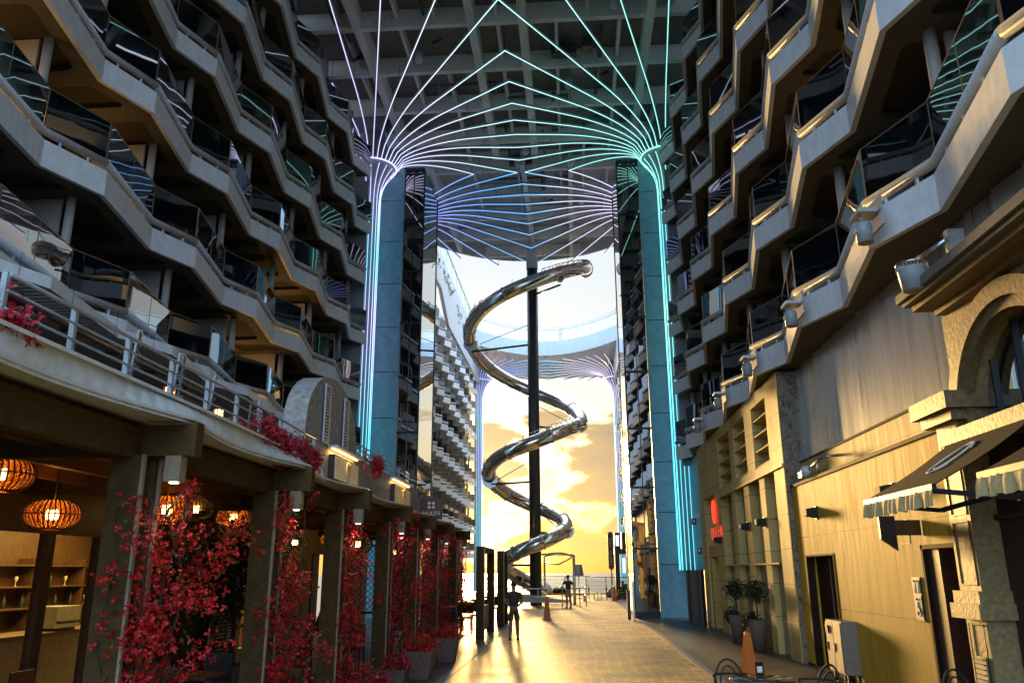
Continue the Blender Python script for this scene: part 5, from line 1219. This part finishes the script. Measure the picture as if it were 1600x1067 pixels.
person('person in dark shirt and shorts walking away with hands behind the back',-1.88,26.0,0,R(4),
  (((-.27,-.12,1.13),(-.06,-.21,.98)),((.27,-.12,1.13),(.06,-.22,.96))),
  (((-.10,-.02,.50),(-.11,-.16,.10),(-.11,-.06,.03)),((.11,.08,.50),(.13,.10,.09),(.14,.22,.03))),1.72,(M['skin_dark'],M['hair'],M['shirt'],M['shorts'],M['shoe']),(0,-.01))
person('person in dark vest and grey shorts raising both hands to the face near the slide',-.36,48.5,0,R(28),
  (((-.30,.10,1.22),(-.10,.24,1.52)),((.32,.06,1.22),(.10,.22,1.56))),
  (((-.10,.0,.50),(-.11,-.02,.09),(-.12,.10,.03)),((.12,.02,.50),(.15,.0,.09),(.16,.12,.03))),1.82,(M['skin_dark'],M['hair'],M['shirt2'],M['shorts2'],M['shoe']))
person('tiny person in dark clothes standing at the footbridge rail high above',-.9,84.0,25.5,R(150),
  (((-.27,.05,1.15),(-.2,.25,1.1)),((.27,.05,1.15),(.2,.25,1.1))),
  (((-.10,.0,.50),(-.11,-.02,.09),(-.12,.10,.03)),((.10,.0,.50),(.11,.0,.09),(.12,.12,.03))),1.75,(M['skin'],M['hair'],M['shirt'],M['shorts'],M['shoe']))
person('person in black sitting on a chair in front of the black kiosk frame far right',3.55,62.6,-.42,R(100),
  (((-.24,.1,1.15),(-.14,.32,1.08)),((.24,.1,1.15),(.14,.32,1.08))),
  (((-.12,.42,.86),(-.12,.44,.50),(-.12,.55,.45)),((.12,.42,.86),(.12,.46,.50),(.12,.57,.45))),1.75,(M['skin_dark'],M['hair'],M['black'],M['shorts'],M['shoe']))
# ================================================================== AFT DECK THINGS
o=thing('barrier_rail','curved steel barrier rail around the foot of the slide','barrier',(0,0,0))
C0=Vector((-2.3,51.6,0)); an=[R(-170+14*k) for k in range(14)]
P=[C0+Vector((3.0*math.cos(a)*(1.0),3.4*math.sin(a),1.08)) for a in an]
MB().tube(P,.035,8).build('top_rail',M['steel'],o); MB().tube([p+Vector((0,0,-.45)) for p in P],.018,6).build('mid_rail',M['steel'],o)
for p in P[::2]: MB().tube([(p.x,p.y,1.06),(p.x,p.y,0)],.03,8).build('rail_post',M['steel'],o)
o=thing('pipe_arbour','tall grey pipe frame with crossing hoops right of the slide foot','frame',(0,0,0))
MB().tube([(.0,54,0),(.0,54,3.05)],.09,10).tube([(-2.0,57,0),(-2.0,57,3.05)],.07,10).build('uprights',M['steel'],o)
MB().tube([(-1.9+1.9*math.sin(q)*1.0,54+2.2*math.cos(q)-1,3.0+.12*math.sin(3*q)) for q in [PI*i/14 for i in range(15)]],.05,8).tube([(-2.0,57,2.6),(-1,54,2.45),(0,54,2.95)],.05,8).tube([(0,54,3.05),(-2.4,54,3.1)],.05,8).build('hoops',M['steel'],o)
# sea railing
def searail(P,label):
    o=thing('sea_railing',label,'railing',(0,0,0)); P=[Vector(p) for p in P]
    for z,r in ((1.55,.03),(1.2,.012),(.9,.012),(.6,.012),(.3,.012)): MB().tube([p+Vector((0,0,z)) for p in P],r,6).build('rail_bar',M['dark'],o)
    for a,b in zip(P,P[1:]):
        n_=max(1,int((b-a).length/1.7))
        for i in range(n_): q=a.lerp(b,i/n_); MB().box(q.x-.03,q.y-.03,0,q.x+.03,q.y+.03,1.6).build('rail_post',M['dark'],o)
    g=MB()
    for a,b in zip(P,P[1:]): g.beam(a+Vector((0,0,.8)),b+Vector((0,0,.8)),.02,1.3)
    g.build('wind_glass',M['clear'],o)
searail([(-9.5,86.5,0),(-3,87.6,0),(1.6,87.2,0)],'dark multi bar sea railing across the end of the deck')
searail([(1.0,72,0),(2.6,70,0),(4.9,69,0)],'stepped dark railing section on the right of the aft deck')
for i,(x,y,rz,l) in enumerate(((1.25,62.3,R(80),'left dark armchair of the set far right of the deck'),(2.15,62.6,R(-80),'right dark armchair of the set far right of the deck'),(3.5,62.6,R(10),'dark chair carrying the seated person'))): dchair('deck_chair',x,y,rz,l,'dark chairs on the aft deck','black',1.0)
dtable(1.7,62.4,'low table between the two dark armchairs on the aft deck',None,.6,.35,'dark')
o=thing('floor_lamp','floor lamp with dark cone shade standing on the aft deck','lamp',(.35,66,0)); MB().lathe([(.001,0),(.25,0),(.25,.04),(.03,.06),(.03,1.7)],(0,0,0),14).build('stand',M['dark'],o); MB().lathe([(.42,1.7),(.40,1.72),(.28,2.55),(.001,2.55)],(0,0,0),18).build('lamp_shade',M['duct'],o)
o=thing('pool_bench','long orange topped bench beside the slide foot','bench',(-1.2,60,0)); MB().box(-1.8,-.3,.42,2.2,.3,.55).build('seat',M['orange'],o); MB().box(-1.7,-.25,0,-1.5,.25,.42).box(1.8,-.25,0,2.0,.25,.42).build('base',M['white_clean'],o)
for i,(x,y,s) in enumerate(((-2.0,60,.42),(-.9,60.0,.3),(-1.3,60.1,.26),(3.1,69,.5),(-5.0,58,.5))):
    o=thing('covered_seat',['pale covered lounge seat on the orange bench, left','dark covered bundle in the middle of the orange bench','small dark bundle beside the middle of the orange bench','dark covered machine behind the armchairs','orange lounge pod at the port side of the aft deck'][i],'seat',(x,y,.55 if i<3 else 0)); 
    MB().lathe([(s,0),(s*1.1,s*.5),(s*.8,s*1.1),(s*.3,s*1.6),(.001,s*1.65)],(0,0,0),14).build('cover',M[('white_clean','dark','dark','duct','orange')[i]],o); MB().lathe([(s*.6,-.02),(s*1.05,.03)],(0,0,0),14).build('base',M['dark'],o)
o=thing('vertical_sign','tall rounded vertical sign reading ALL STARS on a slim pole','sign',(2.75,62,0))
pl=[(.22*math.cos(a),4.65+.22*math.sin(a)) for a in [PI*i/10 for i in range(11)]]+[(-.22*math.cos(a)*1,2.35-.22*math.sin(a)) for a in [PI*i/10 for i in range(11)]]
s=MB(); n_=len(pl); s.add([(x,-.06,z) for x,z in pl]+[(x,.06,z) for x,z in pl],[tuple(range(n_)),tuple(range(2*n_-1,n_-1,-1))]+[(i,n_+i,n_+(i+1)%n_,(i+1)%n_) for i in range(n_)]); s.build('board',M['signdark'],o)
MB().tube([(x*.82,-.08,3.5+(z-3.5)*.965) for x,z in pl],.02,5,closed=True).build('border',M['signink'],o); MB().cyl((0,0),.05,0,2.2,10).build('pole',M['dark'],o)
for i,chh in enumerate('ALL STARS'):
    if chh==' ': continue
    place_text('lettering',chh,.26,M['lampw'] if 0 else M['signink'],Matrix.Translation((0,-.075,4.3-.225*i))@Matrix.Rotation(PI/2,4,'X'),o,1,.01)
o=thing('kiosk_frame','black kiosk frame with lit violet screens beside the vertical sign','kiosk',(0,0,0)); MB().box(3.15,64.4,0,3.5,64.8,3.3).box(3.15,64.4,3.3,4.3,66,3.7).box(3.7,64.35,3.7,4.5,65.5,4.9).box(3.15,64.4,3.7,3.6,64.8,4.9).build('frame',M['dark'],o)
MB().box(3.25,64.36,3.9,3.5,64.39,4.7).box(3.75,64.9,1.9,3.95,64.95,3.0).build('screen',emit('violet_screen',(.45,.42,.95),1.2),o)
MB().box(3.6,65.5,.0,5.2,66.5,1.1).build('counter',M['duct'],o)
o=thing('gateway_posts','slim steel and glass gate panel beside the starboard lift tower','gate',(0,0,0)); MB().box(2.50,36.6,0,2.54,37.0,1.5).build('glass_leaf',M['clear'],o); MB().box(2.49,36.55,0,2.55,36.6,1.6).box(2.49,37.0,0,2.55,37.05,1.6).build('frame',M['steel'],o)
SKYS=.28; SUNE=5.0; EXPO=1.28; BACK=4.6; CLOUDSEED=8.9; NISH=.010
# ================================================================== CAMERA, SKY, SUN
cam=bpy.data.cameras.new('camera'); co=bpy.data.objects.new('camera',cam); COL.objects.link(co); S.camera=co
cam.sensor_width=36; cam.lens=1260/1600*36; cam.clip_end=30000; cam.clip_start=.05
pit,yaw,rol=R(15.942),R(4.165),R(-.25)
fw=Vector((-math.sin(yaw)*math.cos(pit),math.cos(yaw)*math.cos(pit),math.sin(pit))); rt=Vector((math.cos(yaw),math.sin(yaw),0)); up=rt.cross(fw)
r2_=rt*math.cos(rol)+up*math.sin(rol); u2=-rt*math.sin(rol)+up*math.cos(rol)
co.matrix_world=Matrix((( r2_.x,u2.x,-fw.x,0),(r2_.y,u2.y,-fw.y,0),(r2_.z,u2.z,-fw.z,2.0),(0,0,0,1)))
AZ,EL=R(-7.2),R(5.5)
sd=Vector((math.sin(AZ)*math.cos(EL),math.cos(AZ)*math.cos(EL),math.sin(EL)))
W=bpy.data.worlds.new('World'); S.world=W; W.use_nodes=True; nt=W.node_tree; nt.nodes.clear(); L=nt.links.new
def n(t,**k): return N(nt,t,**k)
out=n('ShaderNodeOutputWorld'); add=n('ShaderNodeAddShader'); b1=n('ShaderNodeBackground'); b2=n('ShaderNodeBackground'); L(b1.outputs[0],add.inputs[0]); L(b2.outputs[0],add.inputs[1]); L(add.outputs[0],out.inputs[0])
sky=n('ShaderNodeTexSky',sky_type='NISHITA'); sky.sun_disc=False; sky.sun_elevation=EL; sky.sun_rotation=AZ; L(sky.outputs[0],b1.inputs[0]); b1.inputs[1].default_value=NISH
tc=n('ShaderNodeTexCoord'); sp=n('ShaderNodeSeparateXYZ'); L(tc.outputs['Generated'],sp.inputs[0])
def math_(op,a,b=None,c=None):
    q=n('ShaderNodeMath',operation=op)
    for i,v in enumerate((a,b,c)):
        if v is None: continue
        if isinstance(v,(int,float)): q.inputs[i].default_value=v
        else: L(v,q.inputs[i])
    return q.outputs[0]
def ramp(v,stops):
    q=n('ShaderNodeValToRGB'); e=q.color_ramp.elements; e[0].position=stops[0][0]; e[0].color=(*stops[0][1],1); e[1].position=stops[-1][0]; e[1].color=(*stops[-1][1],1)
    for p,c in stops[1:-1]: w=e.new(p); w.color=(*c,1)
    L(v,q.inputs[0]); return q.outputs[0]
def mixc(f,a,b,bt='MIX'):
    q=n('ShaderNodeMix',data_type='RGBA',blend_type=bt)
    if isinstance(f,(int,float)): q.inputs[0].default_value=f
    else: L(f,q.inputs[0])
    for i,v in ((6,a),(7,b)):
        if isinstance(v,tuple): q.inputs[i].default_value=(*v,1)
        else: L(v,q.inputs[i])
    return q.outputs[2]
el=sp.outputs[2]
grad=ramp(math_('MULTIPLY',el,1.6),[(0,(1.15,.55,.11)),(.05,(1.25,.66,.14)),(.13,(1.40,.92,.36)),(.28,(1.3,1.22,1.0)),(.42,(1.10,1.17,1.20)),(.62,(1.08,1.22,1.32)),(.72,(1.4,1.65,1.9)),(1,(4.0,4.8,5.6))])
# forward / backward
dt=n('ShaderNodeVectorMath',operation='DOT_PRODUCT'); L(tc.outputs['Generated'],dt.inputs[0]); dt.inputs[1].default_value=sd
backc=ramp(math_('MULTIPLY',el,1.0),[(0,(BACK*.55,BACK*.78,BACK*1.08)),(.5,(BACK*.62,BACK*.86,BACK*1.18)),(1,(4.0,4.8,5.6))])
bfac=ramp(math_('MULTIPLY_ADD',sp.outputs[1],.5,.5),[(0,(0,0,0)),(.46,(0,0,0)),(.70,(1,1,1)),(1,(1,1,1))])
# cloud bank: noise on azimuth and elevation
azm=math_('ARCTAN2',sp.outputs[0],sp.outputs[1])
cb=n('ShaderNodeCombineXYZ'); L(math_('MULTIPLY',azm,8.0),cb.inputs[0]); L(math_('MULTIPLY',el,20.0),cb.inputs[1]); cb.inputs[2].default_value=CLOUDSEED
nz=n('ShaderNodeTexNoise'); nz.inputs['Scale'].default_value=1.0; nz.inputs['Detail'].default_value=8; nz.inputs['Roughness'].default_value=.52; nz.inputs['Distortion'].default_value=.25; L(cb.outputs[0],nz.inputs['Vector'])
hi=n('ShaderNodeMapRange'); hi.inputs['From Min'].default_value=.17; hi.inputs['From Max'].default_value=.27; hi.inputs['To Min'].default_value=0; hi.inputs['To Max'].default_value=.35; L(el,hi.inputs[0])
cv=math_('ADD',math_('SUBTRACT',nz.outputs['Fac'],hi.outputs[0]),math_('MULTIPLY',math_('MAXIMUM',math_('SUBTRACT',.06,el),0),2.2))
cm=ramp(cv,[(.0,(0,0,0)),(.455,(0,0,0)),(.53,(.96,.96,.96)),(1,(1,1,1))])
edge=ramp(cv,[(.41,(0,0,0)),(.475,(1,1,1)),(.53,(0,0,0))])
core=ramp(cv,[(.475,(1.0,.50,.08)),(.515,(.62,.37,.12)),(.58,(.36,.28,.19)),(.66,(.26,.22,.18))])
low=ramp(math_('MULTIPLY',el,8.0),[(0,(.92,.72,.42)),(.5,(.72,.72,.72))])
cloudcol=mixc(1.0,core,low,'MULTIPLY')
c1=mixc(cm,grad,cloudcol)
# glow round the sun
g1=math_('POWER',math_('MAXIMUM',dt.outputs['Value'],0),80.0); g2=math_('POWER',math_('MAXIMUM',dt.outputs['Value'],0),420.0)
nocl=math_('SUBTRACT',1.0,math_('MULTIPLY',cm,.93))
gl=mixc(1.0,(1.0,.62,.20),mixc(1.0,(0,0,0),(0,0,0),'ADD'),'ADD')
glow=n('ShaderNodeCombineColor'); gs=math_('MULTIPLY',math_('ADD',math_('MULTIPLY',g1,.5),math_('MULTIPLY',g2,4.5)),nocl)
L(gs,glow.inputs[0]); L(math_('MULTIPLY',gs,.74),glow.inputs[1]); L(math_('MULTIPLY',gs,.30),glow.inputs[2])
c2=mixc(1.0,c1,glow.outputs[0],'ADD')
eg_=n('ShaderNodeCombineColor'); es=math_('MULTIPLY',edge,math_('MULTIPLY',g1,2.4)); L(es,eg_.inputs[0]); L(math_('MULTIPLY',es,.85),eg_.inputs[1]); L(math_('MULTIPLY',es,.45),eg_.inputs[2])
c3=mixc(1.0,c2,eg_.outputs[0],'ADD')
c4=mixc(bfac,backc,c3)
below=ramp(math_('MULTIPLY_ADD',el,10.0,.5),[(0,(.25,.2,.15)),(.5,(1,1,1))])
c5=mixc(1.0,c4,below,'MULTIPLY')
L(c5,b2.inputs[0]); b2.inputs[1].default_value=SKYS
sl_=bpy.data.lights.new('sun','SUN'); sl_.energy=SUNE; sl_.angle=R(7.0); sl_.color=(1,.60,.20); so=bpy.data.objects.new('sun',sl_); COL.objects.link(so); so.rotation_euler=(-sd).to_track_quat('-Z','Y').to_euler()
S.view_settings.view_transform='Standard'; S.view_settings.look='None'; S.view_settings.exposure=EXPO; S.view_settings.gamma=1
S.cycles.use_denoising=True; S.cycles.max_bounces=8; S.cycles.diffuse_bounces=4; S.cycles.glossy_bounces=5; S.cycles.transparent_max_bounces=16; S.cycles.sample_clamp_indirect=6; S.cycles.caustics_reflective=False; S.cycles.caustics_refractive=False
